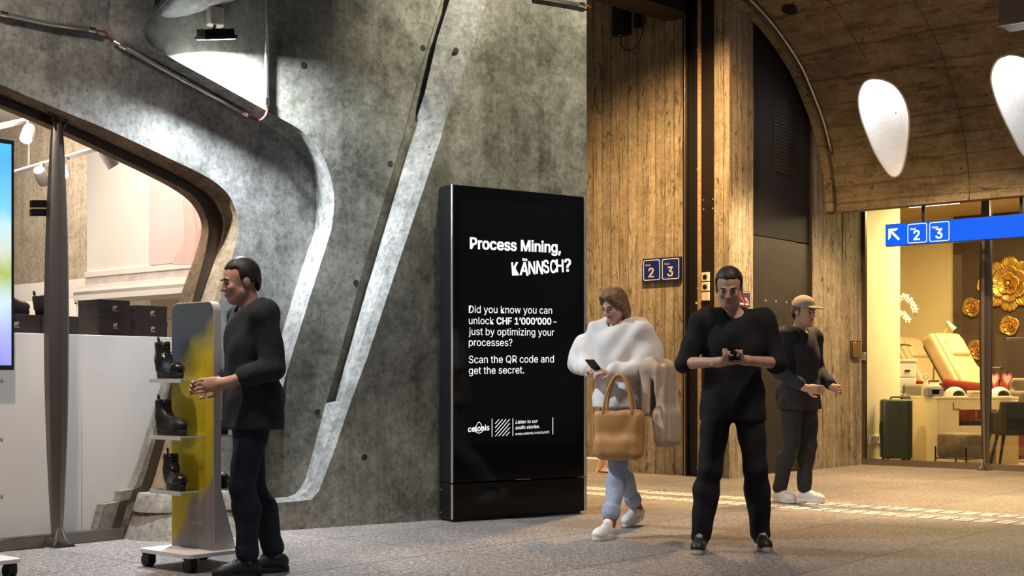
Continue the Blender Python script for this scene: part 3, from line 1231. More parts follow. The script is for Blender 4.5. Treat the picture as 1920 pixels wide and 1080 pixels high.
# ---- gate post with control plates at the pillar
gz = 6.6
gp = thing('gate_post', 'tall dark brown metal gate post between the board-marked wall and pillar', 'gate post', pc - 0.19 * AX, RZ_A, kind=None)
LA = pc - 0.19 * AX


def gu(px):
    x, y = ray_line(px, LA, AX)
    return (Vector((x, y, 0)) - LA).dot(AX)


u_a, u_b, u_c, u_d, u_e = gu(1341), gu(1315), gu(1308), gu(1286), gu(1278.5)
rbox('cover_plate', (u_b, 0.0, 0.0), (u_a, 0.06, gz), M['brown_metal'], gp, 0.003)
rbox('edge_strip', (u_c, -0.004, 0.0), (u_b - 0.003, 0.05, gz), plain('lit_edge', (0.36, 0.26, 0.16), 0.6, 0.1, 0.4, 0.3, 30), gp, 0.002)  # orange lamplight on this edge put into the strip's colour
rbox('guide_channel', (u_d, 0.06, 0.0), (u_c, 0.20, gz), M['black_metal'], gp, 0.003)
rbox('channel_lip', (u_d + 0.09, 0.03, 0.0), (u_c - 0.002, 0.06, gz), M['brown_metal'], gp, 0.003)
rbox('frame_edge', (u_e, 0.02, 0.0), (u_d, 0.30, gz), M['black_metal'], gp, 0.003)
rbox('frame_bead', (u_e + 0.022, 0.012, 0.0), (u_e + 0.030, 0.02, gz), M['steel'], gp, 0.001)
for uu, yy, z_, r_ in [(u_c - 0.02, 0.028, z_, 0.012) for z_ in (0.10, 1.45, 2.05, 3.35, 4.65)] + [(u_, -0.001, z_, 0.008) for z_ in (0.06, 2.9, 3.0) for u_ in (u_b + 0.03, u_a - 0.03)]:
    MB().ell((uu, yy, z_), (r_, r_ * 0.8, r_), 8, 6).build('bolt', M['steel'], gp, smooth=True)
# key switches and sticker on the post (parts of it)
M['cream_plate'] = plain('cream_plate', (0.66, 0.58, 0.42), 0.45)
for i, (ya, yb) in enumerate(((511, 527.5), (529.5, 546), (548, 564))):
    x_, y_ = ray_line(1324, LA, AX)
    zt = EYE + (HOR - ya) / FPX * y_
    zb = EYE + (HOR - yb) / FPX * y_
    ua, ub = gu(1317), gu(1331)
    pt = rbox('switch_plate', (ua, -0.022, zb), (ub, 0.0, zt), M['cream_plate'], gp, 0.004)
    for sx, sz in ((0.12, 0.12), (0.88, 0.12), (0.12, 0.88), (0.88, 0.88)):
        MB().ell((ua + (ub - ua) * sx, -0.022, zb + (zt - zb) * sz), (0.004, 0.003, 0.004), 8, 6).build('screw', M['steel'], pt, smooth=True)
    if i < 2:
        Mx = Matrix.Rotation(math.pi / 2, 4, 'X')
        MB().lathe([(0.026, 0.022), (0.026, 0.030), (0.020, 0.034), (0.007, 0.034), (0.006, 0.040), (0.001, 0.040)], ((ua + ub) / 2, 0, (zt + zb) / 2), 20, Mx).build('key_switch', M['black_metal'], pt, smooth='auto')
x_, y_ = ray_line(1302, LA, AX)
zc = EYE + (HOR - 568) / FPX * y_
MB().box((u_c - 0.045, 0.0285, zc - 0.012), (u_c - 0.008, 0.031, zc + 0.012)).build('yellow_sticker', plain('yellow_sticker', (0.75, 0.70, 0.05), 0.5), gp)

# ---- dark header beam over the passage
hb_ = thing('trim_1', 'dark steel header beam over the passage beside the gate post', 'beam', kind='structure')
far = [Vector((1.40, 13.78, 0)), Vector((1.86, 14.22, 0)), Vector((1.875, 14.47, 0)), Vector((1.70, 14.60, 0)), Vector((.861, 13.82, 0))]
dirh = Vector((-0.73, -0.68, 0)) * 2.6
und = [far[0] + dirh, far[1], far[2], far[3], far[4] + dirh]
und = [Vector((p.x, p.y, 5.0)) for p in und]
MB().prism(und, (0, 0, 0.6)).build('beam_body', M['brown_metal'], hb_)

# ---- camera box with cable under the header
cb = PK(1163, 40, 0.12)
dev = thing('camera_housing', 'black device box with a hanging cable under the dark header beam', 'camera', (cb.x, cb.y, 0), RZ_A)
zt, zb = PK(1163, 8, .12).z, PK(1163, 64, .12).z
rbox('body', (-0.085, -0.05, zb), (0.075, 0.12, zt + 0.1), M['black_case'], dev, 0.008)
rbox('bottom_plate', (-0.09, -0.055, zb - 0.012), (0.02, 0.05, zb), M['black_metal'], dev, 0.003)
z2 = PK(1196, 51, 0.06).z
rbox('junction_box', (0.155, 0.05, z2), (0.225, 0.12, zt + 0.05), M['black_case'], dev, 0.006)
pts = [(0.0, 0.0, zb), (0.015, 0.0, zb - 0.12), (0.07, 0.0, zb - 0.19), (0.14, 0.0, zb - 0.205), (0.22, 0.01, zb - 0.17), (0.28, 0.02, zb - 0.06), (0.31, 0.03, zb + 0.10), (0.315, 0.04, zb + 0.25)]
MB().tube(smooth_curve(pts, 6), 0.007, 8).build('cable', M['black_metal'], dev, smooth=True)
MB().ell((0.0, 0.0, zb - 0.01), (0.012, 0.012, 0.014), 10, 8).build('cable_gland', M['steel'], dev, smooth=True)

# ---- blue track sign on the board-marked wall


def track_plate(root_, u0_, u1_, v0_, v1_, yface, m_mark, num, wgt=0.02, half=None):
    """white rounded outline, small word and number of one track plate, on local face y = yface"""
    mp = lambda u, v: Vector((u, yface, v))
    g = MB()
    w_ = u1_ - u0_
    t = w_ * 0.035
    ring(g, mp, rrect(u0_, v0_, u1_, v1_, w_ * 0.10), rrect(u0_ + t, v0_ + t, u1_ - t, v1_ - t, w_ * 0.085))
    put_text(g, 'Gleis', mp, (u0_ + w_ * 0.13, v1_ - w_ * 0.30), (u0_ + w_ * 0.44, v1_ - w_ * 0.30), 0.012)
    nx = u0_ + w_ * 0.30
    put_text(g, num, mp, (nx, v0_ + w_ * 0.15), None, wgt, 0, size=w_ * 0.92)
    return g


a, b = PK(1204.5, 500, 0.05), PK(1277, 500, 0.05)
zt1, zb1 = PK(1240, 483, .05).z, PK(1240, 527.5, .05).z
wsg = thing('track_sign', 'blue wall sign with track numbers 2 and 3 beside the gate post', 'sign', (a.x, a.y, zb1), RZ_A)
w_ = (Vector((b.x, b.y, 0)) - Vector((a.x, a.y, 0))).length - 0.012
h_ = zt1 - zb1
rbox('sign_box', (0, 0.0, 0), (w_, 0.045, h_), M['sign_blue'], wsg, 0.004)
for i, nmb in enumerate('23'):
    hw = w_ / 2
    g = track_plate(wsg, i * hw + 0.014, (i + 1) * hw - 0.014, 0.018, h_ - 0.018, -0.0015, None, nmb, 0.018)
    g.build('track_plate', M['sign_white'], wsg, fix=False)

# ---- hanging lit blue sign under the vault
# the vault lip line
lipb = prof[-1][0]
lipz = prof[-1][1]


def lip_pt(px, db=0.0):
    P_ = V3(0, lipb + db, 0)
    x, y = ray_line(px, P_, AX)
    return Vector((x, y, 0))


SB = 0.10
SGP = lip_pt(1660, SB)


def SG(px, py):
    return onp(px, py, V3(0, lipb + SB, 0), AX)


zt2, zb2 = SG(1660, 421).z, SG(1660, 462.5).z
hs = thing('hanging_track_sign', 'long glowing blue hanging sign with arrow and tracks 2 and 3', 'sign', (SGP.x, SGP.y, zb2), RZ_A)
h_ = zt2 - zb2
rbox('sign_box', (0, 0, 0), (2.6, 0.10, h_), M['black_case'], hs, 0.004)
rbox('lit_face', (0.004, -0.004, 0.006), (2.596, 0.0, h_ - 0.006), M['sign_blue_lit'], hs, 0.0)


def sgu(px, py):
    p = SG(px, py)
    return ((Vector((p.x, p.y, 0)) - SGP).dot(AX), p.z - zb2)


for nmb, xa, xb in (('2', 1702, 1738.5), ('3', 1743, 1780.5)):
    ua, ub = sgu(xa, 440)[0], sgu(xb, 440)[0]
    g = track_plate(hs, ua, ub, 0.018, h_ - 0.018, -0.0055, None, nmb, 0.020)
    g.build('track_plate', M['sign_white_lit'], hs, fix=False)
ua, ub = sgu(1666, 440)[0], sgu(1689, 440)[0]
ar = MB()
mp = lambda u, v: Vector((u, -0.0055, v))
wv = ub - ua
zc_ = h_ * 0.5
t_ = 0.030
tl = (ua, zc_ + wv * 0.5)
ar.add([mp(tl[0], tl[1]), mp(tl[0] + wv * .82, tl[1]), mp(tl[0] + wv * .60, tl[1] - t_), mp(tl[0] + t_, tl[1] - t_), mp(tl[0] + t_, tl[1] - wv * .66), mp(tl[0], tl[1] - wv * .88)], [(0, 1, 2, 3), (0, 3, 4, 5)])
d_ = t_ * 0.66
ar.add([mp(tl[0] + t_ * .4 + d_, tl[1] - t_ * .4 + 0), mp(tl[0] + t_ * .4, tl[1] - t_ * .4 - d_), mp(tl[0] + wv * 0.95 - d_, tl[1] - wv * .95), mp(tl[0] + wv * 0.95, tl[1] - wv * .95 + d_)], [(0, 1, 2, 3)])
ar.build('arrow', M['sign_white_lit'], hs, fix=False)
for px in (1728, 1912):
    uu = sgu(px, 420)[0]
    rbox('hanger', (uu - 0.018, 0.04, h_ - 0.002), (uu + 0.018, 0.075, lipz + 0.05 - zb2), M['black_metal'], hs, 0.003)

# ---- no-smoking sign on the pillar
c4 = [E(1378.5, 578, 0.012), E(1408, 581, 0.012), E(1408, 547, 0.012), E(1378.5, 544, 0.012)]
ns = thing('no_smoking_sign', 'small dark no-smoking sign on the pillar beside the black door', 'sign', (c4[0].x, c4[0].y, c4[0].z), math.atan2(BX.y, BX.x))
wn_ = (Vector((c4[1].x, c4[1].y, 0)) - Vector((c4[0].x, c4[0].y, 0))).length
hn = c4[3].z - c4[0].z
rbox('plate', (0, 0, 0), (wn_, 0.012, hn), plain('plum_enamel', (0.05, 0.028, 0.06), 0.35), ns, 0.003)
mp = lambda u, v: Vector((u, -0.0015, v))
g = MB()
ring(g, mp, rrect(0.012, 0.01, wn_ - 0.012, hn - 0.01, 0.012), rrect(0.017, 0.015, wn_ - 0.017, hn - 0.015, 0.009))
g.add([mp(wn_ * .30, hn * .24), mp(wn_ * .85, hn * .24), mp(wn_ * .85, hn * .32), mp(wn_ * .30, hn * .32)], [(0, 1, 2, 3)])
for k_ in (0, 1):
    for i in range(8):
        t0, t1 = i / 8, (i + 1) / 8
        f_ = lambda t: (wn_ * (.66 + .09 * k_) + 0.02 * math.sin(t * 4.5 + 1), hn * (.38 + .26 * t))
        a, b = f_(t0), f_(t1)
        g.add([mp(a[0], a[1]), mp(a[0] + 0.010, a[1]), mp(b[0] + 0.010, b[1]), mp(b[0], b[1])], [(0, 1, 2, 3)])
g.build('cigarette_mark', M['sign_white'], ns, fix=False)
g = MB()
mp2 = lambda u, v: Vector((u, -0.003, v))
g.add([mp2(wn_ * .18, hn * .78), mp2(wn_ * .26, hn * .82), mp2(wn_ * .74, hn * .16), mp2(wn_ * .66, hn * .12)], [(0, 1, 2, 3)])
g.build('red_slash', plain('red_enamel', (0.5, 0.03, 0.03), 0.4), ns, fix=False)

# ---- small brass fixture on the corner pier
c_ = E(1600, 657, 0.0)
fx = thing('wall_fitting', 'small brass wall box on the pier beside the salon window', 'wall box', (c_.x, c_.y, c_.z), math.atan2(BX.y, BX.x))
M['brass'] = plain('brass', (0.62, 0.44, 0.18), 0.3, 0.9)
rbox('box', (-0.10, -0.035, -0.10), (0.13, 0.0, 0.12), M['bronze'], fx, 0.006)
rbox('cover', (-0.075, -0.045, -0.085), (0.10, -0.035, 0.10), M['brass'], fx, 0.004)

# ---- short brass rail on the board-marked wall, behind the woman
c_ = PK(1241, 731, 0.0)
hr = thing('wall_handrail', 'short brass handrail end on the board-marked wall behind the woman', 'handrail', (c_.x, c_.y, c_.z), RZ_A)
MB().tube(smooth_curve([(-0.35, -0.07, 0.0), (0.0, -0.07, 0.0), (0.12, -0.07, 0.0), (0.16, -0.06, -0.01), (0.175, -0.03, -0.03), (0.175, 0.02, -0.04)], 5), 0.019, 12).build('rail', M['brass'], hr, smooth=True)
MB().tube([(-0.05, -0.07, -0.01), (-0.05, -0.02, -0.04), (-0.05, 0.02, -0.04)], 0.010, 8).build('bracket', M['brass'], hr, smooth=True)

# ---- low pale block and metal threshold at the foot of the board-marked wall
c0 = onfloor(1118, 884)
blk = thing('planter_block', 'low pale flared stone block behind the black display', 'block', (c0.x, c0.y, 0), RZ_A)
hz = 0.155
mb = MB()
rows = []
for z, f in ((0.0, 0.0), (0.02, 0.0), (0.07, 0.012), (0.12, 0.035), (hz, 0.05)):
    rows.append([Vector((sx * (0.10 + f) if sx > 0 else -0.35, sy * 0.13, z)) for sx, sy in ((-1, -1), (1, -1), (1, 1), (-1, 1))])
mb.loft(rows, closed=True)
mb.add(rows[-1], [(0, 1, 2, 3)])
mb.build('block_body', plain('pale_stone', (0.52, 0.45, 0.35), 0.8), blk, bevel=0.008)
cable = [(0.12, -0.02, hz + 0.0), (0.16, -0.06, 0.10), (0.13, -0.12, 0.03), (0.20, -0.15, 0.012), (0.45, -0.12, 0.012)]
o = MB().tube([Vector((c0.x, c0.y, 0)) + Vector(p).x * AX + Vector(p).y * BX + Vector((0, 0, Vector(p).z)) for p in smooth_curve(cable, 6)], 0.010, 8).build('floor_cable', M['red_wire'], smooth=True)
tag(o, 'thin reddish cable lying beside the pale block', 'cable')
t0_, t1_ = onfloor(1060, 885.5), onfloor(1166, 892)
o = MB().hexa([t0_, t1_, t1_ + 0.05 * BX, t0_ + 0.05 * BX], [p + Vector((0, 0, 0.006)) for p in (t0_, t1_, t1_ + 0.05 * BX, t0_ + 0.05 * BX)]).build('trim_2', M['edge_alu'])
tag(o, 'thin bright metal threshold strip in the floor behind the display', 'floor trim', kind='structure')

# ---- tactile guide strips
M['tactile'] = plain('white_guide_paint', (0.74, 0.70, 0.66), 0.6, 0, 0.4, 0.2, 25)
for nm_i, (bc, lab) in enumerate(((10.26, 'farther white ribbed guide strip crossing the paving'), (9.80, 'nearer white ribbed guide strip crossing the paving'))):
    mb = MB()
    for k_ in (-1, 0, 1):
        seg_l = 0.15
        aa = -8.6
        while aa < 0.4:
            b0_, b1_ = bc + k_ * 0.085 - 0.026, bc + k_ * 0.085 + 0.026
            p4 = [V3(aa, b0_, 0), V3(aa + seg_l - 0.03, b0_, 0), V3(aa + seg_l - 0.03, b1_, 0), V3(aa, b1_, 0)]
            mb.hexa(p4, [p + Vector((0, 0, 0.005)) for p in p4])
            aa += seg_l
    o = mb.build('guide_strip', M['tactile'])
    tag(o, lab, 'floor strip', 'ribbed guide strips in the floor')
mb = MB()
for i in range(9):
    p = onfloor(1170 + 9.5 * i, 927.5 - 1.1 * i, 0.005)
    mb.lathe([(0.014, 0.0), (0.012, 0.004), (0.002, 0.0045)], p, 10)
tag(mb.build('drain_studs', M['black_metal'], smooth=True), 'row of small dark studs in the floor by the guide strips', 'studs')

# ---- conduits


def conduit(label, pts, r=0.017, clips=(), wire=None, sub=0):
    root_ = thing('conduit', label, 'conduit', pts[0], 0, 'metal cable conduits')
    L = [Vector(p) - Vector(pts[0]) for p in pts]
    if sub:
        L = [Vector(p) for p in smooth_curve([tuple(p) for p in L], sub)]
    MB().tube(L, r, 12).build('pipe', M['steel'], root_, smooth=True)
    for c in clips:
        i = min(int(c * (len(L) - 1)), len(L) - 2)
        f = c * (len(L) - 1) - i
        p = L[i].lerp(L[i + 1], f)
        d = (L[i + 1] - L[i]).normalized()
        MB().tube([p - d * 0.025, p + d * 0.025], r * 1.25, 12).build('coupling', M['chrome'], root_, smooth='auto')
    if wire:
        Wp = [Vector(p) - Vector(pts[0]) for p in wire]
        MB().tube([Vector(p) for p in smooth_curve([tuple(p) for p in Wp], 6)], r * 0.45, 8).build('wire', M['red_wire'], root_, smooth=True)
    return root_


def Gf(px, py):
    return G(px, py, PO + 0.03)


e = lambda px, py: Eedge(px, py)
conduit('straight metal conduit on the beam at the upper left edge', [Gf(-60, 13), Gf(0, 25), Gf(92, 45), Gf(178, 57)], 0.016, (0.35, 0.97), [Gf(178, 57), Gf(196, 60), Gf(203, 68), Gf(212, 77)])


def edge_pipe(px, py):
    i = min(range(len(E2s)), key=lambda k_: abs(E2s[k_][0] - px) if E2s[k_][1] < 300 else 1e9)
    b = G(px, py, PO + 0.03)
    return b


conduit('sloping metal conduit along the curved beam over the window', [edge_pipe(212, 77), edge_pipe(344, 150), edge_pipe(462, 215)], 0.017, (0.06, 0.5, 0.98), [edge_pipe(462, 215), edge_pipe(472, 221), at(488, 225, e(504, 210).y - 0.02), at(498, 216, e(504, 210).y - 0.03), W(501, 203, DP + 0.03)])
conduit('vertical metal conduit beside the floodlight', [W(500, -80, DP + 0.03), W(500, 55, DP + 0.03), W(499, 203, DP + 0.03)], 0.017, (0.5, 0.96))
conduit('metal conduit along the top of the concrete wall near its end', [W(1000, -6, 0.03), W(1020, -3, 0.03), W(1096, 10, 0.03)], 0.017, (0.95,), [W(1096, 10, .03), W(1104, 12, .03), W(1107, 14, 0.0)])
rimp = [V3(a_rim + 0.03, b, z) for b, z in offs(prof, -0.035)]
# split near the foot of the arch
iz = min(range(len(rimp)), key=lambda i: abs(rimp[i].z - E(1563, 318, AOFF).z))
conduit('long metal conduit bent along the vault edge', rimp[3:iz], 0.018, (0.62, 0.8, 0.99), [rimp[iz - 1], rimp[iz - 1] + Vector((-0.03, 0.0, -0.04)) - 0.05 * AX, rimp[iz + 1] - 0.05 * AX])
conduit('short metal conduit at the foot of the vault edge', [rimp[iz + 1] - 0.05 * AX, rimp[-1] - 0.05 * AX + Vector((0, 0, 0.02))], 0.018, (0.03, 0.93), [rimp[-1] - 0.05 * AX, rimp[-1] - 0.02 * AX - Vector((0, 0, 0.02)), rimp[-1] + 0.05 * AX - Vector((0, 0, 0.01))])

# ---- LED floodlight on the wall
fl_c = W(405, 70, DP + 0.27)
fl = thing('floodlight', 'black finned floodlight shining down the concrete wall', 'floodlight', fl_c, RZ_W)
bx0 = W(399, 37, DP)
lb = Vector((bx0.x, bx0.y, bx0.z)) - fl_c
ub_ = Vector((lb.dot(WX), -lb.dot(WN), lb.z))
rbox('junction_box', (ub_.x - 0.055, ub_.y - 0.08, ub_.z - 0.055), (ub_.x + 0.06, ub_.y, ub_.z + 0.075), plain('grey_box', (0.42, 0.37, 0.30), 0.6), fl, 0.012)
MB().tube([(ub_.x, ub_.y - 0.04, ub_.z - 0.05), (0.0, 0.06, 0.05)], 0.012, 8).build('bracket', M['black_metal'], fl, smooth=True)
tl_ = Matrix.Rotation(math.radians(-10), 4, 'Y') @ Matrix.Rotation(math.radians(12), 4, 'X')
bd = MB().box((-0.115, -0.09, -0.012), (0.115, 0.09, 0.012), tl_)
bd.build('lamp_body', M['black_metal'], fl, bevel=0.005)
fn = MB()
for i in range(15):
    x_ = -0.10 + i * 0.2 / 14
    fn.box((x_ - 0.003, -0.075, 0.012), (x_ + 0.003, 0.075, 0.055), tl_)
fn.build('cooling_fins', M['black_metal'], fl)
MB().box((-0.105, -0.08, -0.016), (0.105, 0.08, -0.012), tl_).build('lens', emis('lit_floodlight_lens', (0.92, 0.96, 1.0), 6.0), fl)
dwn = Matrix.Rotation(RZ_W, 4, 'Z') @ tl_
dv = (dwn.to_3x3() @ Vector((0, -0.04, -1))).normalized()
flpos = fl_c + dv * 0.05
area('floodlight_beam', flpos, flpos + dv, 0.08, 140, (0.84, 0.92, 1.0), spread=165)

# ================================================================== SDF MODELLING (bodies, clothes, boots, soft things)


def surface_nets(f, org, h):
    s = f < 0
    nx, ny, nz = f.shape
    acc = np.zeros((nx - 1, ny - 1, nz - 1, 3), np.float32)
    cnt = np.zeros((nx - 1, ny - 1, nz - 1), np.float32)
    for ax in range(3):
        o1, o2 = [a for a in range(3) if a != ax]
        for u in (0, 1):
            for v in (0, 1):
                sl0 = [None] * 3
                sl1 = [None] * 3
                sl0[ax] = slice(0, f.shape[ax] - 1)
                sl1[ax] = slice(1, f.shape[ax])
                for oo, w in ((o1, u), (o2, v)):
                    sl0[oo] = sl1[oo] = slice(w, f.shape[oo] - 1 + w)
                a, b = f[tuple(sl0)], f[tuple(sl1)]
                c = s[tuple(sl0)] != s[tuple(sl1)]
                t = np.where(c, a / np.where(np.abs(a - b) < 1e-12, 1e-12, a - b), 0)
                off = [0, 0, 0]
                off[o1], off[o2] = u, v
                for k in range(3):
                    acc[..., k] += np.where(c, t if k == ax else off[k], 0)
                cnt += c
    m = cnt > 0
    idx = -np.ones(m.shape, np.int64)
    idx[m] = np.arange(m.sum())
    ijk = np.argwhere(m)
    V = (ijk + acc[m] / cnt[m][:, None]) * h + np.array(org)
    quads = []
    for ax in range(3):
        o1, o2 = [(1, 2), (2, 0), (0, 1)][ax]
        sl0 = [slice(1, n - 1) for n in f.shape]
        sl1 = list(sl0)
        sl0[ax] = slice(0, f.shape[ax] - 1)
        sl1[ax] = slice(1, f.shape[ax])
        a, b = s[tuple(sl0)], s[tuple(sl1)]
        e = np.argwhere(a != b)
        if not len(e):
            continue
        fl_ = a[tuple(e.T)]
        base = e.copy()
        for k in range(3):
            if k != ax:
                base[:, k] += 1
        d1 = np.zeros(3, int)
        d2 = np.zeros(3, int)
        d1[o1] = 1
        d2[o2] = 1
        q = np.stack([idx[tuple((base - d1 - d2).T)], idx[tuple((base - d2).T)], idx[tuple(base.T)], idx[tuple((base - d1).T)]], 1)
        q[~fl_] = q[~fl_][:, ::-1]
        quads.append(q)
    return V, np.concatenate(quads)


def sdf_build(name, prims, m, parent=None, vox=0.009, fold=0.0, foldf=(9, 9, 26), cuts=(), relax=1):
    """prims: ('c', a, b, ra, rb, k) tapered capsule, ('e', centre, radii, k[, R]) ellipsoid, ('b', centre, half, round, k[, R]) box; a leading '-' carves"""
    lo = np.array([1e9] * 3)
    hi = -lo
    for p in prims:
        t = p[0].lstrip('-')
        if p[0][0] == '-':
            continue
        if t == 'c':
            for q, r in ((p[1], p[3]), (p[2], p[4])):
                lo = np.minimum(lo, np.array(q) - r)
                hi = np.maximum(hi, np.array(q) + r)
        else:
            r = max(p[2]) if (len(p) > (4 if t == 'e' else 5)) else np.array(p[2])
            lo = np.minimum(lo, np.array(p[1]) - r)
            hi = np.maximum(hi, np.array(p[1]) + r)
    pad = vox * 4 + 0.012
    lo -= pad
    hi += pad
    n = np.ceil((hi - lo) / vox).astype(int) + 1
    f = np.full(tuple(n), 0.5, np.float32)
    gx = [np.float32(lo[i]) + np.arange(n[i], dtype=np.float32) * np.float32(vox) for i in range(3)]
    for p in prims:
        neg = p[0][0] == '-'
        t = p[0].lstrip('-')
        if t == 'c':
            a, b, ra, rb, k = [np.array(x, np.float32) if i < 2 else x for i, x in enumerate(p[1:6])]
            R = max(ra, rb)
            blo, bhi = np.minimum(a, b) - R, np.maximum(a, b) + R
        elif t == 'e':
            c, r, k = np.array(p[1], np.float32), np.array(p[2], np.float32), p[3]
            Rm = p[4] if len(p) > 4 else None
            R = max(r) if Rm is not None else r
            blo, bhi = c - R, c + R
        else:
            c, r, rd, k = np.array(p[1], np.float32), np.array(p[2], np.float32), p[3], p[4]
            Rm = p[5] if len(p) > 5 else None
            R = np.linalg.norm(r) if Rm is not None else r
            blo, bhi = c - R, c + R
        mg = k * 1.3 + 4 * vox + 0.015
        i0 = np.maximum(0, np.floor((blo - mg - lo) / vox).astype(int))
        i1 = np.minimum(n, np.ceil((bhi + mg - lo) / vox).astype(int) + 1)
        if (i1 <= i0).any():
            continue
        X, Y, Z = np.meshgrid(gx[0][i0[0]:i1[0]], gx[1][i0[1]:i1[1]], gx[2][i0[2]:i1[2]], indexing='ij')
        if t == 'c':
            ba = b - a
            L2 = float(ba.dot(ba)) + 1e-12
            tt = np.clip(((X - a[0]) * ba[0] + (Y - a[1]) * ba[1] + (Z - a[2]) * ba[2]) / L2, 0, 1)
            d = np.sqrt((X - a[0] - tt * ba[0]) ** 2 + (Y - a[1] - tt * ba[1]) ** 2 + (Z - a[2] - tt * ba[2]) ** 2) - (ra + (rb - ra) * tt)
        else:
            X, Y, Z = X - c[0], Y - c[1], Z - c[2]
            if Rm is not None:
                Q = np.array(Rm, np.float32)
                X, Y, Z = (Q[0, 0] * X + Q[1, 0] * Y + Q[2, 0] * Z, Q[0, 1] * X + Q[1, 1] * Y + Q[2, 1] * Z, Q[0, 2] * X + Q[1, 2] * Y + Q[2, 2] * Z)
            if t == 'e':
                k0 = np.sqrt((X / r[0]) ** 2 + (Y / r[1]) ** 2 + (Z / r[2]) ** 2)
                k1 = np.sqrt((X / r[0] ** 2) ** 2 + (Y / r[1] ** 2) ** 2 + (Z / r[2] ** 2) ** 2) + 1e-9
                d = k0 * (k0 - 1) / k1
            else:
                qx, qy, qz = np.abs(X) - (r[0] - rd), np.abs(Y) - (r[1] - rd), np.abs(Z) - (r[2] - rd)
                d = np.sqrt(np.maximum(qx, 0) ** 2 + np.maximum(qy, 0) ** 2 + np.maximum(qz, 0) ** 2) + np.minimum(np.maximum(qx, np.maximum(qy, qz)), 0) - rd
        sub = f[i0[0]:i1[0], i0[1]:i1[1], i0[2]:i1[2]]
        if neg:
            d = -d
            hh = np.clip(0.5 - 0.5 * (sub - d) / max(k, 1e-5), 0, 1)
            res = sub * (1 - hh) + d * hh + k * hh * (1 - hh)
        else:
            hh = np.clip(0.5 + 0.5 * (sub - d) / max(k, 1e-5), 0, 1)
            res = sub * (1 - hh) + d * hh - k * hh * (1 - hh)
            res = np.minimum(res, sub)
        f[i0[0]:i1[0], i0[1]:i1[1], i0[2]:i1[2]] = res
    if fold or cuts:
        X, Y, Z = np.meshgrid(gx[0], gx[1], gx[2], indexing='ij')
        if fold:
            w = np.sin(foldf[2] * Z + 5 * np.sin(foldf[0] * X + 2.1) + 3 * np.sin(foldf[1] * Y)) + 0.6 * np.sin(foldf[2] * 0.6 * Z + 17 * X - 11 * Y + 1.7)
            f = f + np.float32(fold) * w.astype(np.float32)
        for nrm, dd in cuts:     # keep the side where n.p < dd
            f = np.maximum(f, np.float32(nrm[0]) * X + np.float32(nrm[1]) * Y + np.float32(nrm[2]) * Z - np.float32(dd))
    for ax in range(3):
        for e in (0, -1):
            sl = [slice(None)] * 3
            sl[ax] = e
            f[tuple(sl)] = np.maximum(f[tuple(sl)], 0.01)
    V, Q = surface_nets(f, lo, vox)
    for _ in range(relax):
        s = np.zeros_like(V)
        c = np.zeros(len(V))
        for i in range(4):
            np.add.at(s, Q[:, i], V[Q[:, (i + 1) % 4]])
            np.add.at(c, Q[:, i], 1)
            np.add.at(s, Q[:, i], V[Q[:, (i + 3) % 4]])
            np.add.at(c, Q[:, i], 1)
        V = 0.5 * V + 0.5 * s / np.maximum(c, 1)[:, None]
    me_ = bpy.data.meshes.new(name)
    me_.from_pydata(V.tolist(), [], Q.tolist())
    me_.polygons.foreach_set('use_smooth', [True] * len(me_.polygons))
    if m:
        me_.materials.append(m)
    me_.update()
    ob = bpy.data.objects.new(name, me_)
    COL.objects.link(ob)
    if parent is not None:
        ob.parent = parent
    return ob


def rotm(axis, deg):
    return np.array(Matrix.Rotation(math.radians(deg), 3, axis))


# ================================================================== SHOE SHOP
M['shop_white'] = plain('shop_white_wall', (0.80, 0.765, 0.73), 0.7, 0, 0.3, 0.02, 3)
M['shop_cream'] = plain('shop_cream', (0.80, 0.70, 0.54), 0.7)
M['shop_column'] = concrete('shop_concrete', (0.36, 0.30, 0.235), (0.52, 0.45, 0.365), pores=0.5, stain=(0.30, 0.24, 0.17), stain_amt=0.3)
SWp = Vector((-3.91, 12.2, 0))        # white wall of the shop, along AX


def SW(px, py, d=0.0):
    return onp(px, py, SWp - d * BX, AX)


a = SW(163, 300)
r_end = SWp + 2.55 * AX
zc = SW(163, 540).z
shopw = thing('wall_shop', 'white back wall of the shoe shop with a stepped ledge', 'wall', kind='structure')
A_ = [SWp, r_end, r_end + 0.25 * BX, SWp + 0.25 * BX]
za, zb_ = SW(163, 515).z, SW(163, 527).z
MB().hexa([p + Vector((0, 0, za)) for p in A_], [p + Vector((0, 0, 4.0)) for p in A_]).build('wall_face', M['shop_white'], shopw)


def ledge(dep, z0, z1, nm, mm):
    A = [SWp - dep * BX, r_end - dep * BX, r_end + 0.2 * BX, SWp + 0.2 * BX]
    MB().hexa([p + Vector((0, 0, z0)) for p in A], [p + Vector((0, 0, z1)) for p in A]).build(nm, mm, shopw, bevel=0.004)


M['ledge_grey'] = plain('grey_striped_ledge', (0.56, 0.50, 0.47), 0.5, 0, 0.4, 0.18, 9)
ledge(0.03, za - 0.03, za + 0.02, 'ledge_cap', M['shop_white'])
ledge(0.02, za - 0.11, za - 0.03, 'ledge_band', M['ledge_grey'])
ledge(0.10, za - 0.16, za - 0.11, 'ledge_step', M['shop_white'])
ledge(0.14, za - 0.25, za - 0.165, 'ledge_step', M['shop_white'])
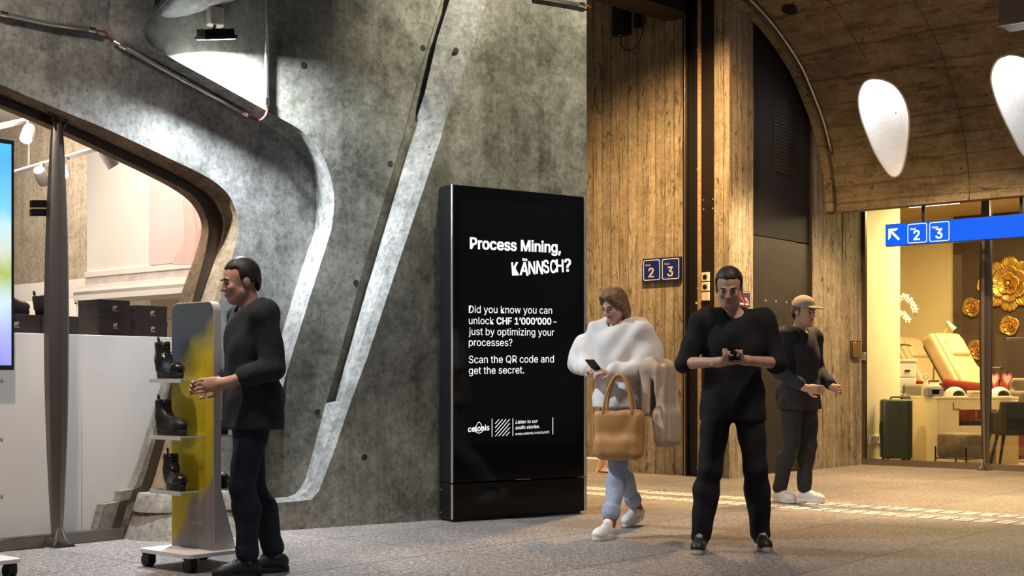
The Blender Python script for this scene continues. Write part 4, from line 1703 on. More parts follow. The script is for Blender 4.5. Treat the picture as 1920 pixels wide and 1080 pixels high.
# recess below, warm lit
A_ = [SWp + 1.3 * BX - 0.9 * AX, r_end + 1.3 * BX, r_end + 1.5 * BX, SWp + 1.5 * BX - 0.9 * AX]
MB().hexa(A_, [p + Vector((0, 0, za - 0.165)) for p in A_]).build('recess_back', M['shop_cream'], shopw)
A_ = [SWp - 0.14 * BX, r_end - 0.14 * BX, r_end + 1.5 * BX, SWp + 1.5 * BX]
MB().hexa([p + Vector((0, 0, za - 0.20)) for p in A_], [p + Vector((0, 0, za - 0.17)) for p in A_]).build('recess_soffit', M['shop_cream'], shopw)
p_ = SWp + 2.0 * AX + 0.7 * BX
area('shop_recess_light', (p_.x, p_.y, za - 0.22), (p_.x, p_.y, 0), 1.0, 16, (1.0, 0.78, 0.42))
# concrete pier of the shop, farther back
SCp = SWp + 1.1 * BX
o = MB()
A_ = [SCp - 8 * AX, SCp + 0.10 * AX, SCp + 0.10 * AX + 0.3 * BX, SCp - 8 * AX + 0.3 * BX]
zl = onp(100, 541, SCp, AX).z
o.hexa([p + Vector((0, 0, zl)) for p in A_], [p + Vector((0, 0, 4.0)) for p in A_])
tag(o.build('wall_shop_pier', M['shop_column']), 'brownish bare concrete wall inside the shoe shop', 'wall', kind='structure')
# shop ceiling and side walls
q0_, q1_ = G0 - 2.5 * BX - 0.3 * BN, G0 + 2.4 * BX - 0.3 * BN
A_ = [Vector((q0_.x, q0_.y, 0)), Vector((q1_.x, q1_.y, 0)), Vector((q1_.x, q1_.y, 0)) - 8 * AX + 2.5 * BX, Vector((q0_.x, q0_.y, 0)) - 8 * AX]
o = MB().hexa([p + Vector((0, 0, 3.95)) for p in A_], [p + Vector((0, 0, 4.05)) for p in A_]).build('ceiling_shop', M['shop_white'])
tag(o, 'white ceiling of the shoe shop', 'ceiling', kind='structure')

# low white partition behind the glass
part = thing('display_partition', 'low white partition panels behind the shop window', 'partition')
zt = G(120, 626.5, -0.16).z
for i, (xa, xb) in enumerate(((-240, 96), (98, 153), (153.6, 345))):
    pa, pb = G(xa, 700, -0.16), G(xb, 700, -0.16)
    A_ = [Vector((pa.x, pa.y, 0)), Vector((pb.x, pb.y, 0)), Vector((pb.x, pb.y, 0)) - 0.03 * BN, Vector((pa.x, pa.y, 0)) - 0.03 * BN]
    MB().hexa(A_, [p + Vector((0, 0, zt)) for p in A_]).build('panel', M['white_panel'], part, bevel=0.003)
# inside: sloped concrete pier seen through the glass beside the frame
pc_ = thing('wall_window_pier', 'sloping concrete pier just inside the shop window corner', 'wall', kind='structure')
mb = MB()
ins = [(350, 640), (317, 712), (291, 800), (267, 878), (251, 917), (229, 921), (226, 941), (195, 946), (183, 992)]
ins2 = [(372, 640), (345, 712), (318, 800), (294, 878), (280, 905), (268, 925), (252, 945), (238, 958), (230, 992)]
f0 = [G(px, py, -0.10) for px, py in ins]
f1 = [G(px + 8, py, -0.10) for px, py in ins2]
f2 = [p - 0.05 * BN - 0.02 * BX for p in f0]
mb.loft([f2, f0, f1, [p - 0.05 * BN for p in f1]])
mb.build('pier_face', M['footing'], pc_)

# shelf behind the partition with shoe boxes
sz = zt - 0.02
pa, pb = G(-240, 700, -0.22), G(345, 700, -0.22)
A_ = [Vector((pa.x, pa.y, sz - 0.03)), Vector((pb.x, pb.y, sz - 0.03)), Vector((pb.x, pb.y, sz - 0.03)) - 0.62 * BN, Vector((pa.x, pa.y, sz - 0.03)) - 0.62 * BN]
shelf = thing('display_shelf', 'white display shelf behind the low partition, holding the shoe boxes', 'shelf')
MB().hexa(A_, [p + Vector((0, 0, 0.03)) for p in A_]).build('board', M['shop_white'], shelf, bevel=0.003)
ub = MB()
for px in (-150, 60, 330):
    p = G(px, 700, -0.5)
    ub.box((p.x - 0.02, p.y - 0.02, 0), (p.x + 0.02, p.y + 0.02, sz - 0.03))
ub.build('posts', M['steel'], shelf)
M['box_dark'] = plain('dark_shoe_box', (0.055, 0.040, 0.036), 0.55, 0, 0.3, 0.08, 20)
M['box_mark'] = plain('pale_print', (0.80, 0.74, 0.68), 0.6)


def bear_mark(w, y):
    """small pale animal mark over a short bar, printed on a box front (local u right, v up, centred)"""
    mp = lambda u, v: Vector((u * w, y, v * w))
    out = [(-0.50, -0.32), (-0.47, 0.18), (-0.36, 0.36), (-0.10, 0.42), (0.14, 0.40), (0.26, 0.46), (0.44, 0.40), (0.50, 0.24), (0.40, 0.14), (0.26, 0.12), (0.22, -0.06), (0.24, -0.32), (0.10, -0.32), (0.04, -0.06), (-0.14, -0.04), (-0.22, -0.10), (-0.26, -0.32)]
    g = MB()
    g.poly([mp(*p) for p in out])
    for i in range(5):
        u = -0.5 + i * 0.22
        g.add([mp(u, -0.60), mp(u + 0.16, -0.60), mp(u + 0.16, -0.44), mp(u, -0.44)], [(0, 1, 2, 3)])
    return g


def shoe_box(label, px, z, wid=0.34, dep=0.22, hgt=0.125, mark=True, rz=0.0, Yd=0.30, lid=True, group='dark shoe boxes on the display shelf'):
    """px: column of the front near-left corner; front runs along BX"""
    p = G(px, 600, -Yd)
    t = thing('shoe_box', label, 'shoe box', (p.x, p.y, z + 0.0008), math.atan2(BX.y, BX.x) + rz, group)
    rbox('carton', (0.002, 0.002, 0), (wid - 0.002, dep - 0.002, hgt - 0.03), M['box_dark'], t, 0.002)
    rbox('lid', (0, 0, hgt - 0.032), (wid, dep, hgt), M['box_dark'], t, 0.002)
    if mark:
        g = bear_mark(0.036, -0.0012)
        o = g.build('animal_mark', M['box_mark'], t, fix=False)
        o.location = (wid * 0.52, 0, hgt * 0.55)
    return t


# scale: a box front is about 66 px wide near the mullion
hb2 = 0.125
shoe_box('dark shoe box with a boot on it, leftmost on the shelf beside the screen', -20, sz, 0.355, 0.24, 0.145, True)
shoe_box('dark shoe box behind the window mullion, standing on the shelf', 77, sz, 0.275, 0.24, 0.145, False)
shoe_box('flat dark lid box at the bottom of the first stack', 187, sz, 0.245, 0.26, 0.030, False, 0, 0.34)
shoe_box('dark shoe box with white animal mark, middle of the first stack', 185.5, sz + 0.031, 0.25, 0.26, 0.118, True, 0.015, 0.34)
shoe_box('dark shoe box with white animal mark, topmost of the first stack', 184, sz + 0.150, 0.25, 0.26, 0.122, True, -0.01, 0.34)
shoe_box('flat dark box at the bottom of the stack behind the shoe display', 257, sz, 0.26, 0.26, 0.02, False, 0, 0.36)
shoe_box('dark shoe box with white animal mark, lower one in the stack behind the shoe display', 256, sz + 0.021, 0.26, 0.26, 0.112, True, 0.01, 0.36)
shoe_box('dark shoe box with white animal mark, top of the stack behind the shoe display', 255, sz + 0.134, 0.26, 0.26, 0.112, True, 0.0, 0.36)

# ---- boots
M['leather'] = plain('black_leather', (0.012, 0.011, 0.011), 0.24, 0, 0.6, 0.2, 60)
M['leather_matte'] = plain('matte_black_leather', (0.014, 0.013, 0.013), 0.5, 0, 0.4, 0.2, 60)
M['leather_grey'] = plain('grey_brown_leather', (0.13, 0.105, 0.09), 0.5, 0, 0.4, 0.2, 40)


def boot(label, loc, rz, h=0.20, L=0.23, m_=None, group='boots shown on the displays', lug=True):
    """laced boot, toe along local +X, standing at z = 0"""
    m_ = m_ or M['leather']
    t = thing('boot', label, 'boot', loc, rz, group)
    z0 = 0.030
    hx = -L * 0.28
    prims = [('c', (hx, 0, h - 0.02), (hx + 0.005, 0, 0.10), 0.044, 0.040, 0.01),
             ('c', (hx, 0, z0 + 0.035), (hx + 0.01, 0, 0.11), 0.036, 0.040, 0.02),
             ('c', (hx + 0.01, 0, 0.105), (L * 0.28, 0, z0 + 0.028), 0.038, 0.028, 0.03),
             ('e', (L * 0.34, 0.0, z0 + 0.026), (0.050, 0.040, 0.034), 0.03),
             ('c', (hx, 0, z0 + 0.02), (L * 0.3, 0, z0 + 0.015), 0.033, 0.036, 0.02),
             ('-c', (hx, 0, h + 0.03), (hx + 0.002, 0, h - 0.06), 0.038, 0.034, 0.004)]
    sdf_build('upper', prims, m_, t, 0.006, cuts=[((0, 0, -1), -z0 + 0.004), ((-0.12, 0, 1), h + 0.004)], relax=1)
    so = MB()
    out = []
    for i in range(28):
        a = 2 * math.pi * i / 28
        x = math.cos(a) * L * 0.5 + 0.012
        y = math.sin(a) * (0.040 if x > 0 else 0.034) * (abs(math.sin(a)) ** -0.15 if abs(math.sin(a)) > 0.05 else 1)
        out.append((x, y))
    for z_a, z_b, s in ((0.012, z0 + 0.003, 1.0), (0.0, 0.012, 0.97)):
        rows = [[Vector((x * s, y * s, z)) for x, y in out] for z in (z_a, z_b)]
        so.loft(rows, closed=True)
        so.add(rows[0], [tuple(reversed(range(28)))])
        so.add(rows[1], [tuple(range(28))])
    so.build('sole', M['rubber'], t, bevel=0.002)
    la = MB()
    for i in range(6):
        s = i / 5
        x = hx + 0.052 + (1 - s) * 0.055 * (1 - s)
        z = 0.088 + s * (h - 0.115)
        la.tube([(x - 0.004, -0.022, z), (x + 0.006, 0, z + 0.008), (x - 0.004, 0.022, z + 0.004)], 0.0028, 6)
        la.tube([(x - 0.004, 0.022, z), (x + 0.006, 0, z + 0.008), (x - 0.004, -0.022, z + 0.004)], 0.0028, 6)
    la.build('laces', M['rubber'], t, smooth=True)
    lp = MB().tube(smooth_curve([(hx - 0.040, 0, h - 0.02), (hx - 0.052, 0, h + 0.008), (hx - 0.046, 0, h + 0.020), (hx - 0.036, 0, h - 0.004)], 4), 0.005, 8)
    lp.build('pull_loop', m_, t, smooth=True)
    return t


p = G(22, 600, -0.40)
boot('greyish boot on the leftmost dark box beside the screen', (p.x, p.y, sz + 0.146), math.atan2(BX.y, BX.x), 0.15, 0.22, M['leather_grey'], 'boots on the shoe boxes')
p = G(86, 600, -0.42)
boot('greyish boot on a dark box, half behind the mullion', (p.x, p.y, sz + 0.146), math.atan2(BX.y, BX.x) + 0.25, 0.14, 0.20, M['leather_grey'], 'boots on the shoe boxes')

# white shelf rack with pale boxes at the back of the shop
rk = SCp - 0.42 * BX - 2.6 * AX
rack = thing('shop_rack', 'white shelf rack with pale boxes at the back of the shop', 'rack', (rk.x, rk.y, 0), RZ_A)
zr = [0.55, 1.02, 1.36, 1.66]
for z in zr:
    rbox('rack_shelf', (0, 0, z - 0.02), (2.6, 0.40, z), M['shop_white'], rack, 0.003)
rbox('rack_back', (0, 0.395, 0), (2.6, 0.41, zl + 0.02), M['shop_white'], rack, 0.0)
rbox('rack_fascia', (0, -0.005, 1.90), (2.6, 0.02, zl + 0.02), M['shop_white'], rack, 0.003)
for x_ in (0.0, 0.65, 1.30, 1.95, 2.58):
    rbox('rack_upright', (x_, 0, 0), (x_ + 0.02, 0.40, zl), M['shop_white'], rack, 0.002)
M['pale_box'] = plain('pale_carton', (0.74, 0.68, 0.62), 0.7, 0, 0.3, 0.1, 12)
M['print_grey'] = plain('grey_print', (0.48, 0.44, 0.42), 0.7)
bxp = []
proto = None
for j, z in enumerate((1.02, 1.146, 1.36, 1.486)):
    for i in range(6):
        x_ = (i // 2) * 0.65 + (0.03 if i % 2 == 0 else 0.34)
        wl = rk + x_ * AX + 0.03 * BX
        if proto is None:
            t = thing('carton', 'pale printed carton on the white rack at the back of the shop', 'carton', (wl.x, wl.y, z + 0.001), RZ_A, 'pale cartons on the shop rack')
            rbox('carton_body', (0, 0, 0), (0.29, 0.30, 0.125), M['pale_box'], t, 0.003)
            g = MB()
            for q in range(4):
                g.box((0.05, -0.0015, 0.03 + q * 0.02), (0.17 + 0.03 * (q % 2), 0.0, 0.038 + q * 0.02))
            g.build('print', M['print_grey'], t)
            proto = t
        else:
            t = copy_tree(proto)
            t.location = (wl.x, wl.y, z + 0.001)
# rail of round knobs above the cartons
kn = MB()
for i in range(7):
    kn.ell((0.2 + i * 0.37, -0.012, 1.84), (0.016, 0.014, 0.010), 10, 6)
kn.build('rack_knobs', M['black_metal'], rack, smooth=True)

# pink poster on the white wall
pu = [SW(279, 497, 0.03), SW(420, 497, 0.03)]
zt_, zb__ = SW(279, 325, 0.03).z, SW(279, 498, 0.03).z
ps = thing('wall_poster', 'pink fashion poster on the white wall of the shoe shop', 'poster', (pu[0].x, pu[0].y, zb__), RZ_A)
wp_ = 1.15
hp_ = zt_ - zb__ + 0.35
M['pink'] = plain('pale_pink_print', (0.80, 0.60, 0.60), 0.5, 0, 0.3, 0.04, 2)
M['pink2'] = plain('rose_print', (0.82, 0.42, 0.40), 0.5, 0, 0.3, 0.08, 5)
M['pink3'] = plain('light_rose_print', (0.86, 0.52, 0.49), 0.5, 0, 0.3, 0.08, 5)
rbox('poster_panel', (0, 0, 0), (wp_, 0.03, hp_), M['pink'], ps, 0.002)
u_ = lambda px, py: ((SW(px, py, .03) - pu[0]).dot(AX), SW(px, py, .03).z - zb__)
fg = MB()
mp = lambda u, v: Vector((u, -0.002, v))
fg.poly([mp(*u_(px, py)) for px, py in ((323, 496), (328, 478), (341, 462), (347, 440), (344, 400), (342, 375), (352, 360), (375, 360), (392, 372), (396, 430), (380, 455), (372, 496))])
fg.build('dress_shape', M['pink3'], ps, fix=False)
fg = MB()
mp = lambda u, v: Vector((u, -0.0035, v))
fg.poly([mp(*u_(px, py)) for px, py in ((359, 372), (364, 400), (368, 440), (362, 478), (367, 482), (375, 440), (386, 410), (392, 396), (390, 388), (380, 412), (371, 432), (366, 390))])
fg.build('sash_shape', M['pink2'], ps, fix=False)

# track lights
M['lamp_lit'] = emis('lit_spot_lens', (1.0, 0.95, 0.88), 30.0)
M['fixture_white'] = plain('white_fixture', (0.36, 0.33, 0.30), 0.5)


def track(label, pa_, pb_):
    t = thing('track_rail', label, 'track rail', pa_, 0, 'ceiling track rails in the shoe shop')
    MB().tube([(0, 0, 0), Vector(pb_) - Vector(pa_)], 0.022, 4).build('rail', M['fixture_white'], t)
    d = Vector(pb_) - Vector(pa_)
    for s in (0.2, 0.85):
        MB().tube([d * s, d * s + Vector((0, 0, 3.95 - (Vector(pa_) + d * s).z))], 0.006, 6).build('rod', M['fixture_white'], t)
    return t


track('upper ceiling track rail at the top left of the shop window', at(-60, 250, 9.6), at(62, 223, 9.9))
track('lower ceiling track rail crossing the shop behind the mullion', at(20, 326, 10.2), at(196, 274, 9.8))


def spotlight(label, c, dirv, lit):
    t = thing('track_spotlight', label, 'spotlight', c, 0, 'spotlights on the shop track rails')
    q = Vector(dirv).to_track_quat('Z', 'Y').to_matrix().to_4x4()
    MB().lathe([(0.012, -0.075), (0.040, -0.07), (0.046, -0.05), (0.046, 0.07), (0.042, 0.075), (0.038, 0.066), (0.002, 0.064)], (0, 0, 0), 20, q).build('housing', M['fixture_white'], t, smooth='auto')
    MB().tube([(0, 0, 0.02), (0.0, 0.0, 0.11)], 0.010, 8).build('arm', M['fixture_white'], t)
    if lit:
        MB().lathe([(0.036, 0.068), (0.02, 0.072), (0.001, 0.073)], (0, 0, 0), 16, q).build('lamp', M['lamp_lit'], t, smooth=True)
    return t


spotlight('lit white spotlight on the upper shop track', at(52, 250, 9.8), (0.05, -0.7, -0.7), True)
spotlight('lit white spotlight just right of the mullion', at(119, 320, 9.9), (0.25, -0.85, -0.45), True)
spotlight('unlit white cylinder spotlight at the right end of the lower track', at(203, 296, 9.8), (0.5, 0.3, -0.85), False)
spotlight('unlit white spotlight on the lower track left of the mullion', at(78, 330, 10.0), (0.0, 0.8, -0.5), False)
point('shop_spot_glow', at(52, 275, 9.6), 14, (1.0, 0.9, 0.78), 0.05)

# wall screen at the left edge, just inside the glass
zt_, zb__ = G(20, 262, -0.05).z, G(20, 694, -0.05).z
pr, pl_ = G(27, 500, -0.05), G(27, 500, -0.05) - 0.86 * BX
sn = thing('window_screen', 'tall bright advertising screen in the shop window, cut by the left edge', 'screen', (pl_.x, pl_.y, zb__), math.atan2(BX.y, BX.x))
ws, hs_ = 0.86, zt_ - zb__
rbox('bezel', (0, 0, 0), (ws, 0.05, hs_), M['black_case'], sn, 0.004)
kx = NT('screen_picture')
oc_ = kx.obj()
sp_ = kx.n('ShaderNodeSeparateXYZ')
kx.l(oc_, sp_.inputs[0])
wob = kx.noise(kx.scale(oc_, (7, 1, 2.5)), 1.3, 3)
vv = kx.math('ADD', kx.math('DIVIDE', sp_.outputs[2], hs_), kx.math('MULTIPLY', kx.math('SUBTRACT', wob, 0.5), 0.12))
pic = kx.ramp(vv, [(0.0, (0.30, 0.28, 0.95)), (0.14, (0.42, 0.45, 0.95)), (0.30, (0.62, 0.78, 0.80)), (0.42, (0.42, 0.50, 0.10)), (0.52, (0.66, 0.72, 0.60)), (0.62, (0.55, 0.80, 0.85)), (0.70, (0.22, 0.62, 0.95)), (0.90, (0.08, 0.45, 0.95)), (1.0, (0.10, 0.55, 0.98))])
kx.l(pic, kx.b.inputs['Emission Color'])
kx.b.inputs['Emission Strength'].default_value = 1.15
kx.b.inputs['Base Color'].default_value = (0.01, 0.01, 0.01, 1)
MB().box((0.02, -0.003, 0.03), (ws - 0.022, 0.0, hs_ - 0.03)).build('lit_picture', kx.m, sn)
rbox('stand_pole', (0.35, 0.05, -zb__), (0.45, 0.10, hs_ * 0.7), M['black_metal'], sn, 0.004)
rbox('stand_foot', (0.15, 0.0, -zb__), (0.65, 0.16, -zb__ + 0.02), M['black_metal'], sn, 0.004)

# ---- rolling shoe display
M['board_print'] = None
kx = NT('display_print')
oc_ = kx.obj()
sp_ = kx.n('ShaderNodeSeparateXYZ')
kx.l(oc_, sp_.inputs[0])
zz_ = sp_.outputs[2]
wob = kx.noise(oc_, 3.2, 4, 0.6)
wob2 = kx.noise(oc_, 60.0, 3, 0.7)
v_ = kx.math('ADD', zz_, kx.math('ADD', kx.math('MULTIPLY', kx.math('SUBTRACT', wob, 0.5), 0.42), kx.math('MULTIPLY', sp_.outputs[0], -0.75)))
pic = kx.ramp(kx.math('DIVIDE', v_, 1.4), [(0.0, (0.22, 0.19, 0.18)), (0.085, (0.26, 0.22, 0.19)), (0.13, (0.50, 0.36, 0.02)), (0.34, (0.68, 0.52, 0.012)), (0.62, (0.60, 0.47, 0.015)), (0.72, (0.34, 0.30, 0.05)), (0.79, (0.075, 0.085, 0.09)), (1.0, (0.065, 0.075, 0.082))])
pic = kx.mix(0.5, pic, kx.ramp(wob2, [(0.3, (0.62, 0.62, 0.62)), (0.7, (1.1, 1.1, 1.1))]), 'MULTIPLY')
kx.l(pic, kx.b.inputs['Base Color'])
kx.b.inputs['Roughness'].default_value = 0.35
M['board_print'] = kx.m
M['frame_white'] = plain('pale_frame', (0.50, 0.48, 0.46), 0.45)


def shoe_display(label, front_left, with_mark=True):
    """rolling display: base local origin at its left front corner, X along AX, Y along BX"""
    t = thing('shoe_display', label, 'shoe display', (front_left.x, front_left.y, 0), RZ_A, 'rolling shoe displays')
    bw, bd = 0.48, 0.46
    mb = MB()
    rr_ = rrect(0, 0, bw, bd, 0.03)
    mb.prism([(u, v, 0.082) for u, v in rr_], (0, 0, 0.022))
    mb.build('base_plate', M['white_paint'], t, bevel=0.003)
    for cx, cy in ((0.045, 0.045), (bw - 0.045, 0.045), (0.045, bd - 0.045), (bw - 0.045, bd - 0.045)):
        c = MB()
        Mx = Matrix.Rotation(math.pi / 2, 4, 'X') @ Matrix.Rotation(0.0, 4, 'Z')
        for s in (-0.016, 0.016):
            c.lathe([(0.004, -0.010), (0.034, -0.010), (0.037, -0.006), (0.037, 0.006), (0.034, 0.010), (0.004, 0.010)], (cx - 0.012, cy + s, 0.037), 22, Mx)
        w = c.build('caster', M['rubber'], t, smooth='auto')
        f = MB().box((cx - 0.035, cy - 0.027, 0.030), (cx + 0.028, cy + 0.027, 0.080))
        f.build('caster_fork', M['black_metal'], w, bevel=0.010, seg=3)
        lv = MB().box((cx - 0.060, cy - 0.012, 0.066), (cx - 0.03, cy + 0.012, 0.074))
        lv.build('brake_lever', M['black_metal'], w, bevel=0.003)
    x0, x1, y0, y1, zb0, zt0 = 0.035, 0.430, 0.198, 0.248, 0.104, 1.49
    r = 0.055
    def arch(u0, u1, v0, v1, r_):
        pts = [(u0, v0), (u1, v0)]
        for i in range(9):
            a = math.pi / 2 * i / 8
            pts.append((u1 - r_ + r_ * math.cos(a), v1 - r_ + r_ * math.sin(a)))
        for i in range(9):
            a = math.pi / 2 + math.pi / 2 * i / 8
            pts.append((u0 + r_ + r_ * math.cos(a), v1 - r_ + r_ * math.sin(a)))
        return pts
    MB().prism([(u, y0, v) for u, v in arch(x0, x1, zb0, zt0, r)], (0, y1 - y0, 0)).build('board', M['frame_white'], t, bevel=0.003)
    for yy, dy, nm in ((y0, -0.003, 'printed_face'), (y1, 0.003, 'printed_face')):
        MB().prism([(u, yy, v) for u, v in arch(x0 + 0.006, x1 - 0.006, zb0 + 0.004, zt0 - 0.006, r - 0.006)], (0, dy, 0)).build(nm, M['board_print'], t)
    mb = MB()
    for sy in (-1, 1):
        yc = y0 if sy < 0 else y1
        pass
    # triangular side gusset
    gs = MB().prism([(x1 - 0.012, y1, zb0), (x1 - 0.012, y1 + 0.10, zb0), (x1 - 0.012, y1, 0.44)], (0.012, 0, 0))
    gs.build('side_gusset', M['frame_white'], t)
    for z, wdt in ((1.058, 0), (0.742, 0), (0.438, 0)):
        for sy in (-1, 1):
            ya, yb = (y0 - 0.165, y0 - 0.003) if sy < 0 else (y1 + 0.003, y1 + 0.165)
            xa, xb = x0 + 0.03, x0 + 0.32
            s = MB().box((xa, ya, z - 0.008), (xb, yb, z))
            yo = ya if sy < 0 else yb
            sh = s.build('shelf', M['acrylic'], t, bevel=0.001)
            ed = MB()
            ed.box((xa, yo - 0.003, z - 0.022), (xb, yo + 0.003, z + 0.0005))
            ed.box((xa - 0.003, min(ya, yb), z - 0.009), (xa, max(ya, yb), z + 0.0005))
            ed.box((xb, min(ya, yb), z - 0.009), (xb + 0.003, max(ya, yb), z + 0.0005))
            ed.build('shelf_edge', M['shelf_edge'], sh)
    if with_mark:
        g = MB()
        mp = lambda u, v: Vector((u, y0 - 0.0042, v))
        put_text(g, 'ochsner-shoes.ch', mp, (x0 + 0.085, 0.243), (x0 + 0.295, 0.243), 0.004)
        g.build('web_address', M['sign_white'], t, fix=False)
    return t


M['shelf_edge'] = plain('acrylic_edge', (0.66, 0.66, 0.66), 0.2)
DF = Vector((-2.107, 7.477, 0))
disp = shoe_display('rolling shoe display with yellow print and black boots before the shop window', DF)


def on_disp(x, y):
    return DF + x * AX + y * BX


for (x, y, z, h, L, lab, mm, tw) in ((0.15, 0.10, 1.059, 0.215, 0.275, 'glossy black laced boot on the top shelf of the display', M['leather'], -0.12),
                                (0.165, 0.10, 0.743, 0.205, 0.28, 'matte black chunky boot on the middle shelf of the display', M['leather_matte'], -0.05),
                                (0.19, 0.11, 0.439, 0.205, 0.225, 'glossy black boot on the lowest shelf of the display', M['leather'], -0.25)):
    p = on_disp(x, y)
    boot(lab, (p.x, p.y, z), RZ_A + tw, h, L, mm)
for (x, y, z, lab) in ((0.24, 0.335, 0.439, 'black boot on the back side of the display, lowest shelf'), (0.24, 0.335, 0.743, 'black boot on the back side of the display, middle shelf')):
    p = on_disp(x, y)
    boot(lab, (p.x, p.y, z), RZ_A, 0.20, 0.23, M['leather_matte'])
# second display, only its base reaches into the frame
rc = onfloor(43, 1047, 0.104)
D2 = rc - 0.48 * AX - 0.46 * BX
shoe_display('second rolling shoe display at the left edge, only its white base in view', Vector((D2.x, D2.y, 0)), False)

# ================================================================== SALON
o = thing('window_2', 'wide salon window with metal base rail at right', 'window', kind='structure')
w2 = o
CO = Vector((co.x, co.y, 0))


def S(px, py, d=0.0):
    """salon glass plane; d towards the inside"""
    return onp(px, py, CO + d * BX, AX)


def slabA(u0, u1, d0, d1, z0, z1, nm, mm, parent, bev=0.004):
    A = [CO + u0 * AX + d0 * BX, CO + u1 * AX + d0 * BX, CO + u1 * AX + d1 * BX, CO + u0 * AX + d1 * BX]
    return MB().hexa([p + Vector((0, 0, z0)) for p in A], [p + Vector((0, 0, z1)) for p in A]).build(nm, mm, parent, bevel=bev)


slabA(0.0, 4.2, -0.03, 0.04, 0, 0.075, 'base_rail', M['mullion'], w2)
slabA(0.0, 0.045, -0.02, 0.04, 0.075, 4.2, 'side_frame', M['bronze'], w2)
slabA(0.045, 4.2, 0.005, 0.012, 0.075, 4.2, 'glass_pane', M['glass'], w2, 0)
p = S(1851, 881)
mullion('window_mullion', (p.x - 0.05 * BX.x, p.y - 0.05 * BX.y, 0), 3.50, 'spindle-shaped metal mullion of the salon window', RZ_A)
# rooms walls
M['cream_wall'] = plain('cream_wall', (0.80, 0.66, 0.37), 0.75, 0, 0.2, 0.03, 2)
M['cream_light'] = plain('light_cream_panel', (0.90, 0.82, 0.60), 0.7, 0, 0.2, 0.03, 2)
M['brown_wall'] = plain('dark_brown_wall', (0.075, 0.047, 0.027), 0.7, 0, 0.3, 0.10, 1.2)
sw_ = thing('wall_salon', 'cream and brown walls of the salon', 'wall', kind='structure')
DEP = 4.2


def SB_(px, d=DEP):
    p = onp(px, 600, CO + d * BX, AX)
    return (Vector((p.x, p.y, 0)) - CO).dot(AX)


def blockA(u0, u1, d0, d1, z0, z1, nm, mm):
    return slabA(u0, u1, d0, d1, z0, z1, nm, mm, sw_, 0)


blockA(-0.25, 0.03, 0.06, 1.03, 0, 3.55, 'near_panel', M['cream_light'])
ub = SB_(1790)
blockA(-2.5, ub, DEP, DEP + 0.2, 0, 3.6, 'cream_back_wall', M['cream_wall'])
blockA(ub, 5.0, DEP - 0.06, DEP + 0.2, 0, 3.6, 'brown_back_wall', M['brown_wall'])
blockA(-2.5, -2.3, 0, DEP, 0, 3.6, 'cream_side_wall', M['cream_wall'])
blockA(4.9, 5.0, 0, DEP, 0, 3.6, 'far_side_wall', M['brown_wall'])
cl = slabA(-2.5, 5.0, 0.02, DEP + 0.2, 3.52, 3.62, 'ceiling_salon', plain('salon_ceiling', (0.50, 0.38, 0.22), 0.8), None, 0)
tag(cl, 'tan ceiling of the salon', 'ceiling', kind='structure')
fl2 = slabA(-2.5, 5.0, 0.05, DEP, 0.0, 0.012, 'floor_salon', plain('salon_floor', (0.55, 0.42, 0.26), 0.5), None, 0)
tag(fl2, 'tan floor of the salon', 'floor', kind='structure')
# salon ceiling strip lights
M['strip'] = emis('lit_strip_light', (1.0, 0.92, 0.70), 4.0)
for i, (u0, u1, d0) in enumerate(((1.0, 3.6, 0.9), (-0.4, 0.35, 2.2))):
    t = thing('strip_light', ('long glowing ceiling strip light behind the salon glass', 'short glowing ceiling strip light deeper in the salon')[i], 'strip light', CO + u0 * AX + d0 * BX + Vector((0, 0, 3.455)), RZ_A)
    rbox('fixture', (0, 0, 0.02), (u1 - u0, 0.08, 0.06), M['white_paint'], t, 0.003)
    rbox('tube', (0.02, 0.015, 0.0), (u1 - u0 - 0.02, 0.065, 0.02), M['strip'], t, 0.003)


def SI(px, py, d):
    return S(px, py, d)


# gold flower reliefs on the brown wall
M['gold'] = plain('brushed_gold', (0.80, 0.50, 0.10), 0.32, 0.85, 0.5, 0.2, 30)
M['gold2'] = plain('dark_gold', (0.62, 0.36, 0.08), 0.36, 0.85, 0.5, 0.2, 30)


def gold_flower(label, px, py, R, big=False):
    c = S(px, py, DEP - 0.06)
    t = thing('wall_flower', label, 'wall flower', c, RZ_A, 'gold flower reliefs on the brown wall')
    layers = ([(R, 8, 0.03, 0.0), (R * 0.68, 6, 0.065, 0.5), (R * 0.40, 5, 0.09, 0.2), (R * 0.18, 4, 0.11, 0.6)] if big else [(R, 4, 0.025, 0.4), (R * 0.62, 4, 0.05, 0.9), (R * 0.3, 3, 0.07, 0.2)])
    for li, (r_, n_, dy, ph) in enumerate(layers):
        for k_ in range(n_):
            a0_ = 2 * math.pi * k_ / n_ + ph
            mb = MB()
            rows = []
            half = math.pi / n_ * 1.12
            for i in range(9):
                s = i / 8
                row = []
                for j in range(17):
                    q = j / 8 - 1
                    aa = a0_ + half * q
                    edge = (1 - 0.22 * abs(q) ** 2.5) * (1 + 0.03 * math.cos(q * 16))
                    rr2 = r_ * s * edge + 0.004
                    cup = -dy * (0.35 + 0.65 * s ** 1.6) - 0.010 * math.cos(q * 22) * s * (1.0 if big else 0.5) - (0.02 if k_ % 2 else 0) * s
                    row.append(Vector((rr2 * math.cos(aa), cup, rr2 * math.sin(aa))))
                rows.append(row)
            mb.loft(rows)
            o_ = mb.build('petal', M['gold'] if li % 2 == 0 else M['gold2'], t, smooth=True)
            sd = o_.modifiers.new('thickness', 'SOLIDIFY')
            sd.thickness = 0.006
    MB().ell((0, -layers[-1][2] - 0.01, 0), (R * 0.09, 0.015, R * 0.09), 12, 8).build('flower_centre', M['gold2'], t, smooth=True)
    MB().tube([(0, 0, 0), (0, -0.04, 0)], R * 0.25, 12).build('mount', M['gold2'], t)
    return t


